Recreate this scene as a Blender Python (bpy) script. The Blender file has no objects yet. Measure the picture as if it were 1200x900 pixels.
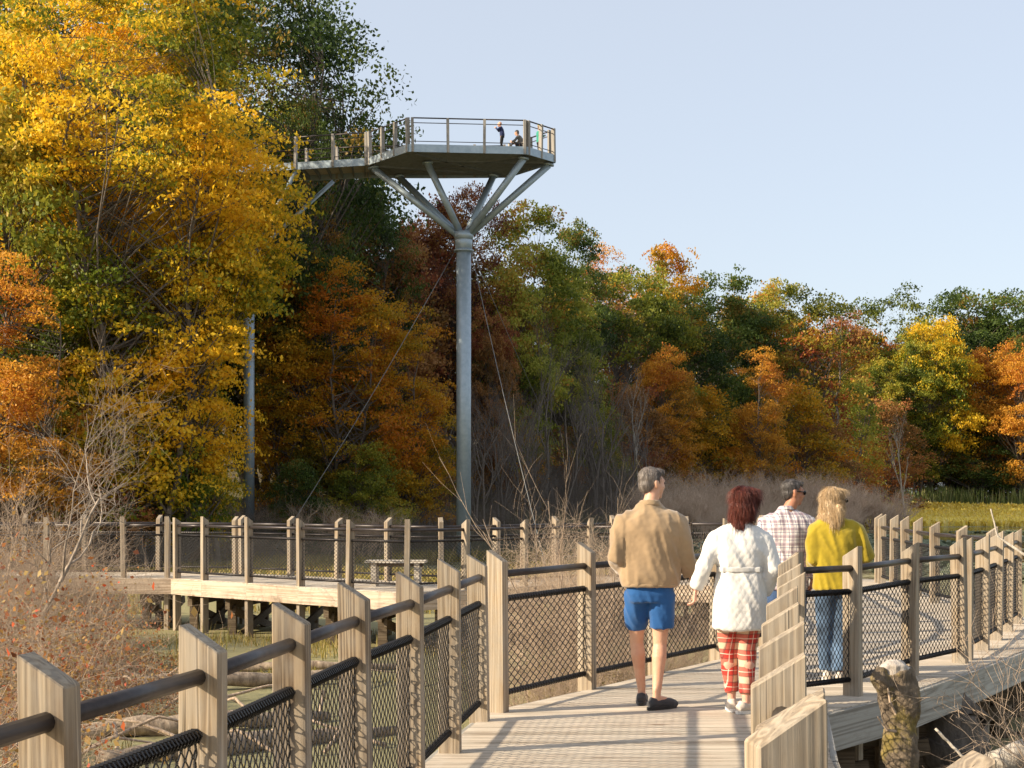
import bpy, math, random
import numpy as np
from mathutils import Vector, Matrix, noise
R = math.radians
C = bpy.data.collections.new('photo_scene'); bpy.context.scene.collection.children.link(C)
F = 1667.0; HY = 580.0; EYE = 1.6
def gx(px, Z): return (px-600.0)/F*Z            # photo column -> metres to the right at distance Z
def gz(py, Z): return EYE+(HY-py)/F*Z           # photo row -> height at distance Z
WATER = -1.0

# ------------------------------------------------------------------ object helpers
def link(o, parent=None):
    C.objects.link(o)
    if parent is not None: o.parent = parent
    return o
def tag(o, label=None, cat=None, group=None, kind=None):
    if label: o['label'] = label
    if cat: o['category'] = cat
    if group: o['group'] = group
    if kind: o['kind'] = kind
    return o
def empty(name, loc=(0,0,0), rz=0.0, label=None, cat=None, group=None, kind=None):
    o = bpy.data.objects.new(name, None); o.empty_display_size = .1
    o.location = loc; o.rotation_euler = (0,0,rz)
    link(o); return tag(o, label, cat, group, kind)
def mesh_np(name, V, Fc, n, fac=None, smooth=False):
    """V (k,3) verts; Fc flat index array with n corners per face"""
    V = np.asarray(V, dtype=np.float32); Fc = np.asarray(Fc, dtype=np.int32).ravel()
    nf = len(Fc)//n
    m = bpy.data.meshes.new(name)
    m.vertices.add(len(V)); m.vertices.foreach_set('co', V.ravel())
    m.loops.add(len(Fc)); m.loops.foreach_set('vertex_index', Fc)
    m.polygons.add(nf); m.polygons.foreach_set('loop_start', np.arange(0, nf*n, n, dtype=np.int32))
    m.polygons.foreach_set('loop_total', np.full(nf, n, dtype=np.int32))
    m.update(calc_edges=True)
    if smooth: m.polygons.foreach_set('use_smooth', np.ones(nf, dtype=bool))
    if fac is not None:
        a = m.attributes.new('fac', 'FLOAT', 'FACE'); a.data.foreach_set('value', np.asarray(fac, dtype=np.float32))
    return m
def obj(name, mesh, mat=None, parent=None, loc=None):
    o = bpy.data.objects.new(name, mesh)
    if mat is not None and len(mesh.materials) == 0: mesh.materials.append(mat)
    if loc is not None: o.location = loc
    return link(o, parent)

class MB:
    def __init__(s): s.v = []; s.f = []; s.c = []
    def add(s, vs, fs, c=0.5):
        b = len(s.v); s.v += [tuple(p) for p in vs]
        s.f += [tuple(i+b for i in f) for f in fs]; s.c += [c]*len(fs); return s
    def box(s, c, size, M=None, col=.5):
        hx, hy, hz = size[0]/2, size[1]/2, size[2]/2
        P = [Vector((x*hx, y*hy, z*hz)) for x in (-1,1) for y in (-1,1) for z in (-1,1)]
        if M is not None: P = [M @ p for p in P]
        P = [p+Vector(c) for p in P]
        return s.add(P, [(0,1,3,2),(4,6,7,5),(0,4,5,1),(2,3,7,6),(0,2,6,4),(1,5,7,3)], col)
    def beam(s, a, b, w, h, col=.5):
        a = Vector(a); b = Vector(b); d = b-a; L = d.length
        M = d.to_track_quat('X', 'Z').to_matrix()
        return s.box((a+b)/2, (L, w, h), M, col)
    def prism(s, pts, z0, z1, col=.5):
        n = len(pts)
        vs = [(p[0],p[1],z0) for p in pts]+[(p[0],p[1],z1) for p in pts]
        fs = [tuple(range(n-1,-1,-1)), tuple(range(n,2*n))]+[(i,(i+1)%n,n+(i+1)%n,n+i) for i in range(n)]
        return s.add(vs, fs, col)
    def tube(s, pts, rad, n=8, cap=True, flat=1.0, up=None):
        pts = [Vector(p) for p in pts]
        if not hasattr(rad, '__len__'): rad = [rad]*len(pts)
        t = (pts[1]-pts[0]).normalized()
        u = (Vector(up) if up is not None else (Vector((0,0,1)) if abs(t.z) < .9 else Vector((1,0,0))))
        u = (u - t*u.dot(t)).normalized()
        rings = []
        for i, p in enumerate(pts):
            a = pts[max(i-1,0)]; b = pts[min(i+1,len(pts)-1)]
            t = (b-a).normalized(); u = (u-t*u.dot(t)).normalized(); w = t.cross(u)
            r = rad[i]
            rings.append([p+(u*math.cos(k*2*math.pi/n)*flat+w*math.sin(k*2*math.pi/n))*r for k in range(n)])
        vs = [q for r_ in rings for q in r_]; fs = []
        for i in range(len(pts)-1):
            for k in range(n):
                fs.append((i*n+k, i*n+(k+1)%n, (i+1)*n+(k+1)%n, (i+1)*n+k))
        if cap:
            fs.append(tuple(range(n-1,-1,-1))); b = (len(pts)-1)*n; fs.append(tuple(b+k for k in range(n)))
        return s.add(vs, fs)
    def ell(s, c, r, n=14, m=10, M=None):
        vs = []; fs = []
        for i in range(m+1):
            th = math.pi*i/m
            for k in range(n):
                ph = 2*math.pi*k/n
                p = Vector((r[0]*math.sin(th)*math.cos(ph), r[1]*math.sin(th)*math.sin(ph), r[2]*math.cos(th)))
                if M is not None: p = M @ p
                vs.append(p+Vector(c))
        for i in range(m):
            for k in range(n): fs.append((i*n+k, (i+1)*n+k, (i+1)*n+(k+1)%n, i*n+(k+1)%n))
        return s.add(vs, fs)
    def sect(s, secs, n=28, pw=2.4):
        """horizontal superellipse sections (x, y, z, rx, ry)"""
        vs = []; fs = []
        for (x, y, z, rx, ry) in secs:
            for k in range(n):
                a = 2*math.pi*k/n; ca, sa = math.cos(a), math.sin(a)
                vs.append((x+rx*math.copysign(abs(ca)**(2/pw), ca), y+ry*math.copysign(abs(sa)**(2/pw), sa), z))
        for i in range(len(secs)-1):
            for k in range(n): fs.append((i*n+k, i*n+(k+1)%n, (i+1)*n+(k+1)%n, (i+1)*n+k))
        fs.append(tuple(range(n-1,-1,-1))); b = (len(secs)-1)*n; fs.append(tuple(b+k for k in range(n)))
        return s.add(vs, fs)
    def mesh(s, name, smooth=False):
        m = bpy.data.meshes.new(name); m.from_pydata(s.v, [], s.f)
        a = m.attributes.new('fac', 'FLOAT', 'FACE'); a.data.foreach_set('value', np.array(s.c, dtype=np.float32))
        if smooth: m.polygons.foreach_set('use_smooth', np.ones(len(m.polygons), dtype=bool))
        m.update(); return m
    def build(s, name, mat, parent=None, smooth=False, loc=None):
        return obj(name, s.mesh(name, smooth), mat, parent, loc)
    def skin(s, name, mat, parent=None, voxel=.012, sm=4, disp=None, clampz=None):
        """fuse all closed pieces into one continuous surface"""
        m0 = s.mesh('tmp'); o = bpy.data.objects.new('tmp', m0); bpy.context.scene.collection.objects.link(o)
        md = o.modifiers.new('r', 'REMESH'); md.mode = 'VOXEL'; md.voxel_size = voxel
        if sm:
            ms = o.modifiers.new('s', 'SMOOTH'); ms.iterations = sm; ms.factor = .5
        dg = bpy.context.evaluated_depsgraph_get()
        m = bpy.data.meshes.new_from_object(o.evaluated_get(dg)); m.name = name
        bpy.data.objects.remove(o)
        m.materials.clear()
        n = len(m.vertices)
        if disp or clampz is not None:
            co = np.empty(n*3, dtype=np.float32); m.vertices.foreach_get('co', co); co = co.reshape(-1,3)
            if disp:
                nr = np.empty(n*3, dtype=np.float32); m.vertex_normals.foreach_get('vector', nr); nr = nr.reshape(-1,3)
                d = np.array([disp(Vector(c)) for c in co], dtype=np.float32)
                co = co+nr*d[:,None]
            if clampz is not None: co[:,2] = np.maximum(co[:,2], clampz)
            m.vertices.foreach_set('co', co.ravel())
        m.polygons.foreach_set('use_smooth', np.ones(len(m.polygons), dtype=bool))
        m.update()
        return obj(name, m, mat, parent)

def segs(P0, P1, R0, R1, sides=3):
    """array of tapered tubes -> V, F"""
    P0 = np.asarray(P0, float).reshape(-1,3); P1 = np.asarray(P1, float).reshape(-1,3)
    R0 = np.broadcast_to(np.asarray(R0, float), (len(P0),)); R1 = np.broadcast_to(np.asarray(R1, float), (len(P0),))
    t = P1-P0; L = np.linalg.norm(t, axis=1, keepdims=True); t = t/np.maximum(L, 1e-9)
    ref = np.where(np.abs(t[:,2:3]) < .9, np.array([[0,0,1.]]), np.array([[1.,0,0]]))
    u = np.cross(t, ref); u /= np.linalg.norm(u, axis=1, keepdims=True); w = np.cross(t, u)
    a = np.arange(sides)*2*math.pi/sides
    ring = u[:,None,:]*np.cos(a)[None,:,None]+w[:,None,:]*np.sin(a)[None,:,None]
    A = P0[:,None,:]+ring*R0[:,None,None]; B = P1[:,None,:]+ring*R1[:,None,None]
    V = np.concatenate([A, B], axis=1).reshape(-1,3)
    k = np.arange(sides); k2 = (k+1)%sides
    q = np.stack([k, k2, k2+sides, k+sides], axis=1)
    Fc = (np.arange(len(P0))*2*sides)[:,None,None]+q[None]
    return V, Fc.reshape(-1,4)

def leaves(rng, cen, size, up=.55, aspect=.62, droop=0.0):
    """leaf shaped quads at points cen (n,3)"""
    n = len(cen)
    nr = rng.normal(size=(n,3)); nr[:,2] = nr[:,2]*.7+up*1.5
    nr /= np.linalg.norm(nr, axis=1, keepdims=True)
    d = rng.normal(size=(n,3)); d[:,2] -= droop; d -= nr*(d*nr).sum(1, keepdims=True); d /= np.linalg.norm(d, axis=1, keepdims=True)
    w = np.cross(nr, d)
    s = size*(.6+.8*rng.random(n))[:,None]
    a = cen-d*s*.5; b = cen+w*s*aspect*.5+d*s*.05-nr*s*.08; c = cen+d*s*.5; e = cen-w*s*aspect*.5+d*s*.05-nr*s*.08
    V = np.stack([a,b,c,e], axis=1).reshape(-1,3)
    return V, np.arange(n*4)

# ------------------------------------------------------------------ materials
class NT:
    def __init__(s, name):
        s.m = bpy.data.materials.new(name); s.m.use_nodes = True; s.t = s.m.node_tree; s.t.nodes.clear()
        s.out = s.n('ShaderNodeOutputMaterial')
    def n(s, typ, ins=None, **kw):
        nd = s.t.nodes.new(typ)
        for k, v in kw.items(): setattr(nd, k, v)
        if ins:
            for k, v in ins.items(): s.set(nd.inputs[k], v)
        return nd
    def set(s, sock, v):
        if hasattr(v, 'outputs'): v = v.outputs[0]
        if isinstance(v, bpy.types.NodeSocket): s.t.links.new(v, sock)
        elif isinstance(v, (tuple, list)) and len(v) == 3 and sock.type == 'RGBA': sock.default_value = (*v, 1)
        else: sock.default_value = v
    def math(s, op, a, b=None, c=None):
        nd = s.n('ShaderNodeMath', operation=op); s.set(nd.inputs[0], a)
        if b is not None: s.set(nd.inputs[1], b)
        if c is not None: s.set(nd.inputs[2], c)
        return nd.outputs[0]
    def ramp(s, fac, stops, interp='LINEAR'):
        r = s.n('ShaderNodeValToRGB'); r.color_ramp.interpolation = interp
        e = r.color_ramp.elements
        while len(e) < len(stops): e.new(.5)
        for el, (p, c) in zip(e, stops):
            el.position = p; el.color = (*c, 1) if hasattr(c, '__len__') else (c, c, c, 1)
        s.set(r.inputs[0], fac); return r.outputs[0]
    def mix(s, f, a, b, typ='MIX'):
        nd = s.n('ShaderNodeMix', data_type='RGBA', blend_type=typ)
        s.set(nd.inputs[0], f); s.set(nd.inputs[6], a); s.set(nd.inputs[7], b); return nd.outputs[2]
    def obj(s): return s.n('ShaderNodeTexCoord').outputs['Object']
    def mapping(s, v, scale=(1,1,1), loc=None):
        nd = s.n('ShaderNodeMapping', {'Vector': v}); nd.inputs['Scale'].default_value = scale
        if loc is not None: s.set(nd.inputs['Location'], loc)
        return nd.outputs[0]
    def noise(s, v, sc, det=3, rough=.55, dist=0):
        nd = s.n('ShaderNodeTexNoise', {'Vector': v, 'Scale': sc, 'Detail': det, 'Roughness': rough, 'Distortion': dist}); return nd.outputs[0]
    def attr(s, name='fac'): return s.n('ShaderNodeAttribute', attribute_name=name).outputs['Fac']
    def rand(s): return s.n('ShaderNodeObjectInfo').outputs['Random']
    def bump(s, h, st=.3, d=.02): return s.n('ShaderNodeBump', {'Height': h, 'Strength': st, 'Distance': d}).outputs[0]
    def pbr(s, col, rough=.8, metal=0, nrm=None, **kw):
        p = s.n('ShaderNodeBsdfPrincipled', {'Base Color': col, 'Roughness': rough, 'Metallic': metal})
        for k, v in kw.items(): s.set(p.inputs[k], v)
        if nrm is not None: s.set(p.inputs['Normal'], nrm)
        return p
    def done(s, sh): s.set(s.out.inputs['Surface'], sh); return s.m

def wood(name, pal, axis='z', rand=True, scale=1.0, grey=None, crack=.5):
    t = NT(name); o = t.obj()
    st = {'z': (1,1,.022), 'x': (.022,1,1), 'y': (1,.022,1)}[axis]
    if rand:
        r = t.rand(); off = t.n('ShaderNodeCombineXYZ', {0: t.math('MULTIPLY', r, 37.), 1: t.math('MULTIPLY', r, 91.), 2: t.math('MULTIPLY', r, 53.)})
        v = t.mapping(o, st, off.outputs[0])
    else: v = t.mapping(o, st)
    dist = t.noise(v, 9*scale, 2, .5)
    g = t.noise(v, 105*scale, 5, .75, .4)
    big = t.noise(v, 10*scale, 2, .5, .8)
    rings = t.math('SINE', t.math('MULTIPLY', t.math('ADD', big, t.math('MULTIPLY', dist, .5)), 46.))
    rings = t.math('MULTIPLY_ADD', rings, .5, .5)
    fac = t.math('ADD', t.math('MULTIPLY', g, .55), t.math('MULTIPLY', rings, .34))
    a = t.attr()
    fac = t.math('ADD', fac, t.math('MULTIPLY', t.math('SUBTRACT', a, .5), .35))
    if rand: fac = t.math('ADD', fac, t.math('MULTIPLY', t.math('SUBTRACT', t.rand(), .5), .22))
    col = t.ramp(fac, [(.12, pal[0]), (.45, pal[1]), (.8, pal[2])])
    if grey is not None:
        gm = t.ramp(t.noise(t.mapping(o, (1,1,.5)), 3.1, 4, .7), [(.36, 0.), (.60, 1.)])
        col = t.mix(t.math('MULTIPLY', gm, .62), col, grey)
    ck = t.noise(t.mapping(v, (1.0,1.0,.6)), 42*scale, 2, .5, .4)
    ckm = t.ramp(ck, [(.27, 1.), (.31, 0.)])
    col = t.mix(t.math('MULTIPLY', ckm, crack), col, (.06,.045,.03))
    stn = t.ramp(t.noise(t.mapping(o, {'z': (1,1,.22), 'x': (.35,1,1), 'y': (1,.35,1)}[axis]), 9., 5, .75), [(.50, 0.), (.70, 1.)])
    col = t.mix(t.math('MULTIPLY', stn, .38), col, (.16,.135,.10))
    vor = t.n('ShaderNodeTexVoronoi', {'Vector': t.mapping(o, {'z': (1,1,.4), 'x': (.4,1,1), 'y': (1,.4,1)}[axis]), 'Scale': 3.2*scale}).outputs['Distance']
    kn = t.ramp(vor, [(.03, 1.), (.075, 0.)])
    col = t.mix(t.math('MULTIPLY', kn, .7), col, (.16,.09,.045))
    h = t.math('SUBTRACT', fac, t.math('MULTIPLY', ckm, .8))
    return t.done(t.pbr(col, .82, nrm=t.bump(h, .45, .006), **{'Specular IOR Level': .25}))

M = {}
M['post'] = wood('weathered_post_wood', ((.115,.075,.045), (.31,.23,.145), (.47,.38,.275)), 'z', True, 1.0, (.30,.28,.245), .8)
M['post_grey'] = wood('grey_tower_post_wood', ((.16,.145,.125), (.30,.275,.24), (.42,.39,.35)), 'z', True, 1.0)
M['bark_grey'] = None
M['fascia'] = wood('fascia_wood', ((.27,.19,.13), (.47,.36,.26), (.60,.49,.39)), 'x', True, .8, None, .3)
M['fascia_grey'] = wood('grey_fascia_wood', ((.21,.19,.16), (.36,.34,.30), (.48,.46,.41)), 'x', True, .8, None, .4)
M['deck'] = wood('deck_board_wood', ((.30,.235,.17), (.56,.465,.36), (.72,.62,.50)), 'x', False, .55, (.50,.44,.35), .4)
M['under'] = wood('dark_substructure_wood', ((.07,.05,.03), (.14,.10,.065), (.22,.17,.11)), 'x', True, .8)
M['bench'] = wood('bench_wood', ((.36,.3,.22), (.52,.46,.38), (.64,.58,.5)), 'x', True, .8)

def metal(name, c1, c2, rough, met, sc=14, b=.15):
    t = NT(name); n = t.noise(t.obj(), sc, 4, .65); n2 = t.noise(t.obj(), sc*.2, 3, .6)
    col = t.mix(t.ramp(n, [(.35,0.),(.65,1.)]), c1, c2); col = t.mix(t.math('MULTIPLY', n2, .4), col, c1)
    return t.done(t.pbr(col, rough, met, t.bump(n, b, .004)))
M['pipe'] = metal('dark_brown_pipe', (.026,.021,.021), (.060,.046,.042), .42, .35)
M['wire'] = metal('black_coated_wire', (.010,.009,.009), (.022,.019,.018), .42, .0)
M['steel'] = metal('galvanised_steel', (.30,.37,.42), (.40,.47,.52), .42, .35, 5, .05)
M['steel_d'] = metal('galvanised_steel_grating', (.16,.17,.17), (.24,.25,.25), .6, .3, 5)
M['cable'] = metal('steel_cable', (.16,.16,.16), (.28,.28,.27), .4, .6)

def leaf_mat(name, cols, tr=.45, rnd=.12):
    t = NT(name); f = t.attr()
    f = t.math('ADD', f, t.math('MULTIPLY', t.math('SUBTRACT', t.rand(), .5), rnd))
    col = t.ramp(f, cols)
    hs = t.n('ShaderNodeHueSaturation', {'Color': col, 'Value': t.math('MULTIPLY_ADD', t.noise(t.obj(), 5., 2), .7, .65)})
    d = t.pbr(hs.outputs[0], .55, **{'Specular IOR Level': .3})
    tl = t.n('ShaderNodeBsdfTranslucent', {'Color': hs.outputs[0]})
    mx = t.n('ShaderNodeMixShader', {0: tr}); t.set(mx.inputs[1], d); t.set(mx.inputs[2], tl)
    return t.done(mx.outputs[0])
L_ = {}
L_['yellow'] = leaf_mat('leaves_yellow', [(.0,(.10,.15,.015)), (.3,(.38,.34,.025)), (.5,(.74,.48,.025)), (.75,(.88,.58,.03)), (1,(.82,.46,.02))])
L_['gold'] = leaf_mat('leaves_gold', [(.0,(.16,.15,.02)), (.35,(.50,.31,.02)), (.65,(.68,.35,.018)), (1,(.55,.18,.015))])
L_['orange'] = leaf_mat('leaves_orange', [(.0,(.30,.19,.03)), (.4,(.64,.29,.03)), (.7,(.74,.40,.045)), (1,(.50,.17,.025))])
L_['rust'] = leaf_mat('leaves_rust', [(.0,(.16,.10,.03)), (.4,(.36,.17,.05)), (.75,(.48,.24,.07)), (1,(.28,.08,.035))])
L_['green'] = leaf_mat('leaves_dark_green', [(.0,(.03,.055,.014)), (.5,(.085,.13,.024)), (.85,(.16,.20,.035)), (1,(.32,.16,.03))])
L_['olive'] = leaf_mat('leaves_olive', [(.0,(.06,.09,.015)), (.4,(.19,.22,.03)), (.75,(.34,.33,.035)), (1,(.52,.36,.04))])
L_['lime'] = leaf_mat('leaves_lime', [(.0,(.10,.14,.02)), (.4,(.32,.34,.045)), (.8,(.50,.45,.07)), (1,(.50,.20,.03))])
L_['mixed'] = leaf_mat('leaves_mixed', [(.0,(.06,.08,.015)), (.35,(.20,.20,.025)), (.6,(.42,.28,.03)), (.85,(.45,.17,.03)), (1,(.3,.07,.03))])
L_['redbrown'] = leaf_mat('leaves_red_brown', [(.0,(.07,.025,.02)), (.5,(.17,.055,.03)), (.8,(.26,.09,.03)), (1,(.38,.2,.04))])
L_['shrub'] = leaf_mat('leaves_dry_red', [(.0,(.16,.05,.02)), (.35,(.36,.12,.04)), (.6,(.42,.24,.07)), (.85,(.45,.32,.12)), (1,(.55,.09,.03))])

def bark(name, c1, c2, sc=12):
    t = NT(name); o = t.mapping(t.obj(), (1,1,.25)); n = t.noise(o, sc, 5, .7)
    return t.done(t.pbr(t.ramp(n, [(.3,c1),(.7,c2)]), .9, nrm=t.bump(n, .6, .03), **{'Specular IOR Level': .2}))
M['bark'] = bark('bark', (.07,.058,.048), (.21,.175,.145))
M['bark_pale'] = bark('pale_bark', (.28,.24,.19), (.55,.49,.41), 20)
M['bark_grey'] = bark('grey_brown_branch', (.17,.135,.105), (.46,.38,.30), 16)
M['twig'] = bark('dry_twig', (.27,.19,.13), (.58,.45,.33), 30)
M['twig_pink'] = bark('dry_shrub_twig', (.46,.31,.21), (.74,.58,.43), 3)
M['twig_dark'] = bark('dark_twig', (.11,.09,.075), (.29,.24,.20), 30)
M['log'] = bark('dead_log', (.14,.10,.07), (.46,.36,.26), 14)
M['cut'] = bark('cut_wood', (.30,.26,.22), (.52,.47,.42), 18)
t = NT('mossy_bark'); n = t.noise(t.mapping(t.obj(), (1,1,.5)), 22, 6, .7)
mo = t.ramp(t.noise(t.obj(), 4.5, 5, .7), [(.50,0.),(.62,.85)])
mcol = t.mix(mo, t.ramp(n, [(.3,(.06,.045,.03)),(.7,(.24,.18,.12))]), t.ramp(n, [(.3,(.10,.075,.02)),(.7,(.34,.25,.05))]))
M['moss'] = t.done(t.pbr(mcol, .95, nrm=t.bump(n, 1.0, .03)))

# ground, water
t = NT('forest_ground'); o = t.obj()
n = t.noise(o, 1.1, 8, .75); n2 = t.noise(o, .12, 4, .6)
col = t.ramp(n, [(.3,(.045,.034,.02)), (.5,(.11,.085,.045)), (.7,(.20,.15,.075))])
col = t.mix(t.ramp(n2, [(.4,0.),(.6,.6)]), col, (.10,.11,.03))
M['ground'] = t.done(t.pbr(col, .95, nrm=t.bump(n, .8, .08)))
t = NT('duckweed_water'); o = t.obj()
sep = t.n('ShaderNodeSeparateXYZ', {0: o})
big = t.noise(o, .16, 5, .6, .4); fine = t.noise(o, 6.5, 6, .75)
speck = t.noise(o, 38., 3, .7)
# duckweed lies thick on the near side of the far boardwalk and thins out towards the open pond on the right
far = t.n('ShaderNodeMapRange', {'Value': t.math('ADD', sep.outputs[1], t.math('MULTIPLY', sep.outputs[0], .8)), 'From Min': 24., 'From Max': 62., 'To Min': .40, 'To Max': -.02}).outputs[0]
cov = t.math('ADD', t.math('ADD', t.math('MULTIPLY', big, .75), t.math('MULTIPLY', fine, .3)), far)
covm = t.ramp(cov, [(.52, 0.), (.60, 1.)])
dcol = t.mix(t.ramp(fine, [(.3,0.),(.7,1.)]), t.ramp(speck, [(.3,(.17,.165,.055)), (.7,(.29,.265,.12))]), t.ramp(speck, [(.3,(.22,.19,.08)), (.7,(.36,.30,.16))]))
dk = t.pbr(dcol, .75, nrm=t.bump(speck, .3, .01))
wt = t.pbr((.035,.04,.03), .08, nrm=t.bump(t.noise(t.mapping(o,(1,2.2,1)), 3., 3), .06, .05), **{'Specular IOR Level': .6})
mx = t.n('ShaderNodeMixShader', {0: covm}); t.set(mx.inputs[1], wt); t.set(mx.inputs[2], dk)
M['water'] = t.done(mx.outputs[0])
def blade_mat(name, stops):
    t = NT(name); col = t.ramp(t.attr(), stops)
    d = t.pbr(col, .6, **{'Specular IOR Level': .2}); tl = t.n('ShaderNodeBsdfTranslucent', {'Color': col})
    mx = t.n('ShaderNodeMixShader', {0: .3}); t.set(mx.inputs[1], d); t.set(mx.inputs[2], tl); return t.done(mx.outputs[0])
M['grass'] = blade_mat('marsh_grass', [(0,(.13,.13,.03)), (.4,(.36,.29,.07)), (.8,(.46,.36,.14)), (1,(.38,.24,.11))])
M['marsh'] = blade_mat('yellow_marsh_plants', [(0,(.92,.68,.10)), (.5,(.97,.78,.16)), (1,(.97,.80,.32))])
M['cattail'] = blade_mat('cattail_leaves', [(0,(.10,.15,.04)), (.6,(.24,.27,.08)), (1,(.45,.38,.2))])
M['pad'] = blade_mat('lily_pads', [(0,(.12,.15,.08)), (.6,(.25,.27,.16)), (1,(.45,.43,.32))])
M['litter'] = blade_mat('fallen_leaves', [(0,(.12,.06,.03)), (.4,(.30,.16,.06)), (.7,(.42,.28,.10)), (.9,(.5,.36,.15)), (1,(.45,.10,.03))])

# ------------------------------------------------------------------ sky, sun, camera
sc = bpy.context.scene
w = bpy.data.worlds.new('World'); sc.world = w; w.use_nodes = True
nt = w.node_tree; bg = nt.nodes['Background']
sk = nt.nodes.new('ShaderNodeTexSky'); sk.sky_type = 'NISHITA'; sk.sun_disc = False
to_sun = Vector((-1.9, -.62, 1.0)).normalized()
sk.sun_elevation = math.asin(to_sun.z); sk.sun_rotation = math.atan2(to_sun.x, to_sun.y)
sk.altitude = 50; sk.air_density = 1.0; sk.dust_density = 1.6; sk.ozone_density = 1.6
mxs = nt.nodes.new('ShaderNodeMix'); mxs.data_type = 'RGBA'; mxs.inputs[0].default_value = .55
mxs.inputs[7].default_value = (4.9, 5.1, 5.45, 1)              # thin milky autumn air over the blue
nt.links.new(sk.outputs[0], mxs.inputs[6]); nt.links.new(mxs.outputs[2], bg.inputs[0]); bg.inputs[1].default_value = .106
sun = bpy.data.lights.new('sun', 'SUN'); sun.energy = 5.0; sun.angle = R(.55); sun.color = (1.0, .85, .64)
so = bpy.data.objects.new('sun', sun); C.objects.link(so); so.rotation_euler = (-to_sun).to_track_quat('-Z', 'Y').to_euler()
cd = bpy.data.cameras.new('camera'); cam = bpy.data.objects.new('camera', cd); C.objects.link(cam); sc.camera = cam
cam.location = (0, 0, EYE); cam.rotation_euler = (R(90), 0, 0); cd.sensor_width = 36; cd.lens = 36*F/1200
cd.shift_y = (HY-450)/1200; cd.clip_start = .05; cd.clip_end = 3000
sc.view_settings.view_transform = 'Standard'; sc.view_settings.look = 'None'; sc.view_settings.exposure = .82; sc.view_settings.gamma = 1
try: sc.cycles.max_bounces = 4; sc.cycles.transparent_max_bounces = 4; sc.cycles.use_denoising = True
except Exception: pass

# ------------------------------------------------------------------ terrain and water
def lerp(x, xs, ys): return float(np.interp(x, xs, ys))
SX = [-400, -60, -14, -2, 6, 14, 24, 34, 60, 400]; SY = [40, 55, 60, 62, 72, 96, 120, 146, 150, 160]
def sm(x): x = np.clip(x, 0, 1); return x*x*(3-2*x)
def ground(x, y):
    x = np.asarray(x, float); y = np.asarray(y, float)
    s = y-np.interp(x, SX, SY)
    h = -1.55+.85*sm((s+7)/9)
    slope = np.interp(x, [-60, 0, 20, 40], [.16, .12, .05, .02])
    h = h+np.clip(s-2, 0, 60)*slope
    h = h+1.5*sm((y-116)/36)*sm((x-8)/14)
    d = np.hypot((x+8.2)/4.4, (y-18.5)/7.5); h = h+.66*sm((1.25-d)/.6)*(s < 0)
    d = np.hypot((x+5.9)/1.7, (y-18.8)/2.6); h = np.maximum(h, -1.55+.62*sm((1.3-d)/.5))
    d = np.hypot((x-5.8)/2.3, (y-7.6)/2.8); h = h+.75*sm((1.3-d)/.6)
    d = np.hypot((x-1.2)/1.6, (y-19.2)/2.2); h = h+.62*sm((1.2-d)/.6)
    return h
def gnd(x, y): return float(ground(x, y))
xs = np.unique(np.concatenate([np.linspace(-900,-60,15), np.linspace(-60,60,161), np.linspace(60,900,15)]))
ys = np.unique(np.concatenate([np.linspace(-100,0,6), np.linspace(0,40,70), np.linspace(40,170,90), np.linspace(170,1500,16)]))
XX, YY = np.meshgrid(xs, ys); ZZ = ground(XX, YY)+.05*np.sin(XX*1.7)*np.cos(YY*1.3)
nx, ny = len(xs), len(ys)
i = np.arange(nx-1)[None,:]+np.arange(ny-1)[:,None]*nx
Fq = np.stack([i, i+1, i+1+nx, i+nx], -1).reshape(-1)
g = obj('ground', mesh_np('ground', np.stack([XX,YY,ZZ], -1).reshape(-1,3), Fq, 4, smooth=True), M['ground']); tag(g, kind='structure')
wv = [(-900,-100,WATER),(900,-100,WATER),(900,200,WATER),(-900,200,WATER)]
wo = obj('water', mesh_np('water', wv, [0,1,2,3], 4), M['water']); tag(wo, kind='structure')

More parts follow.
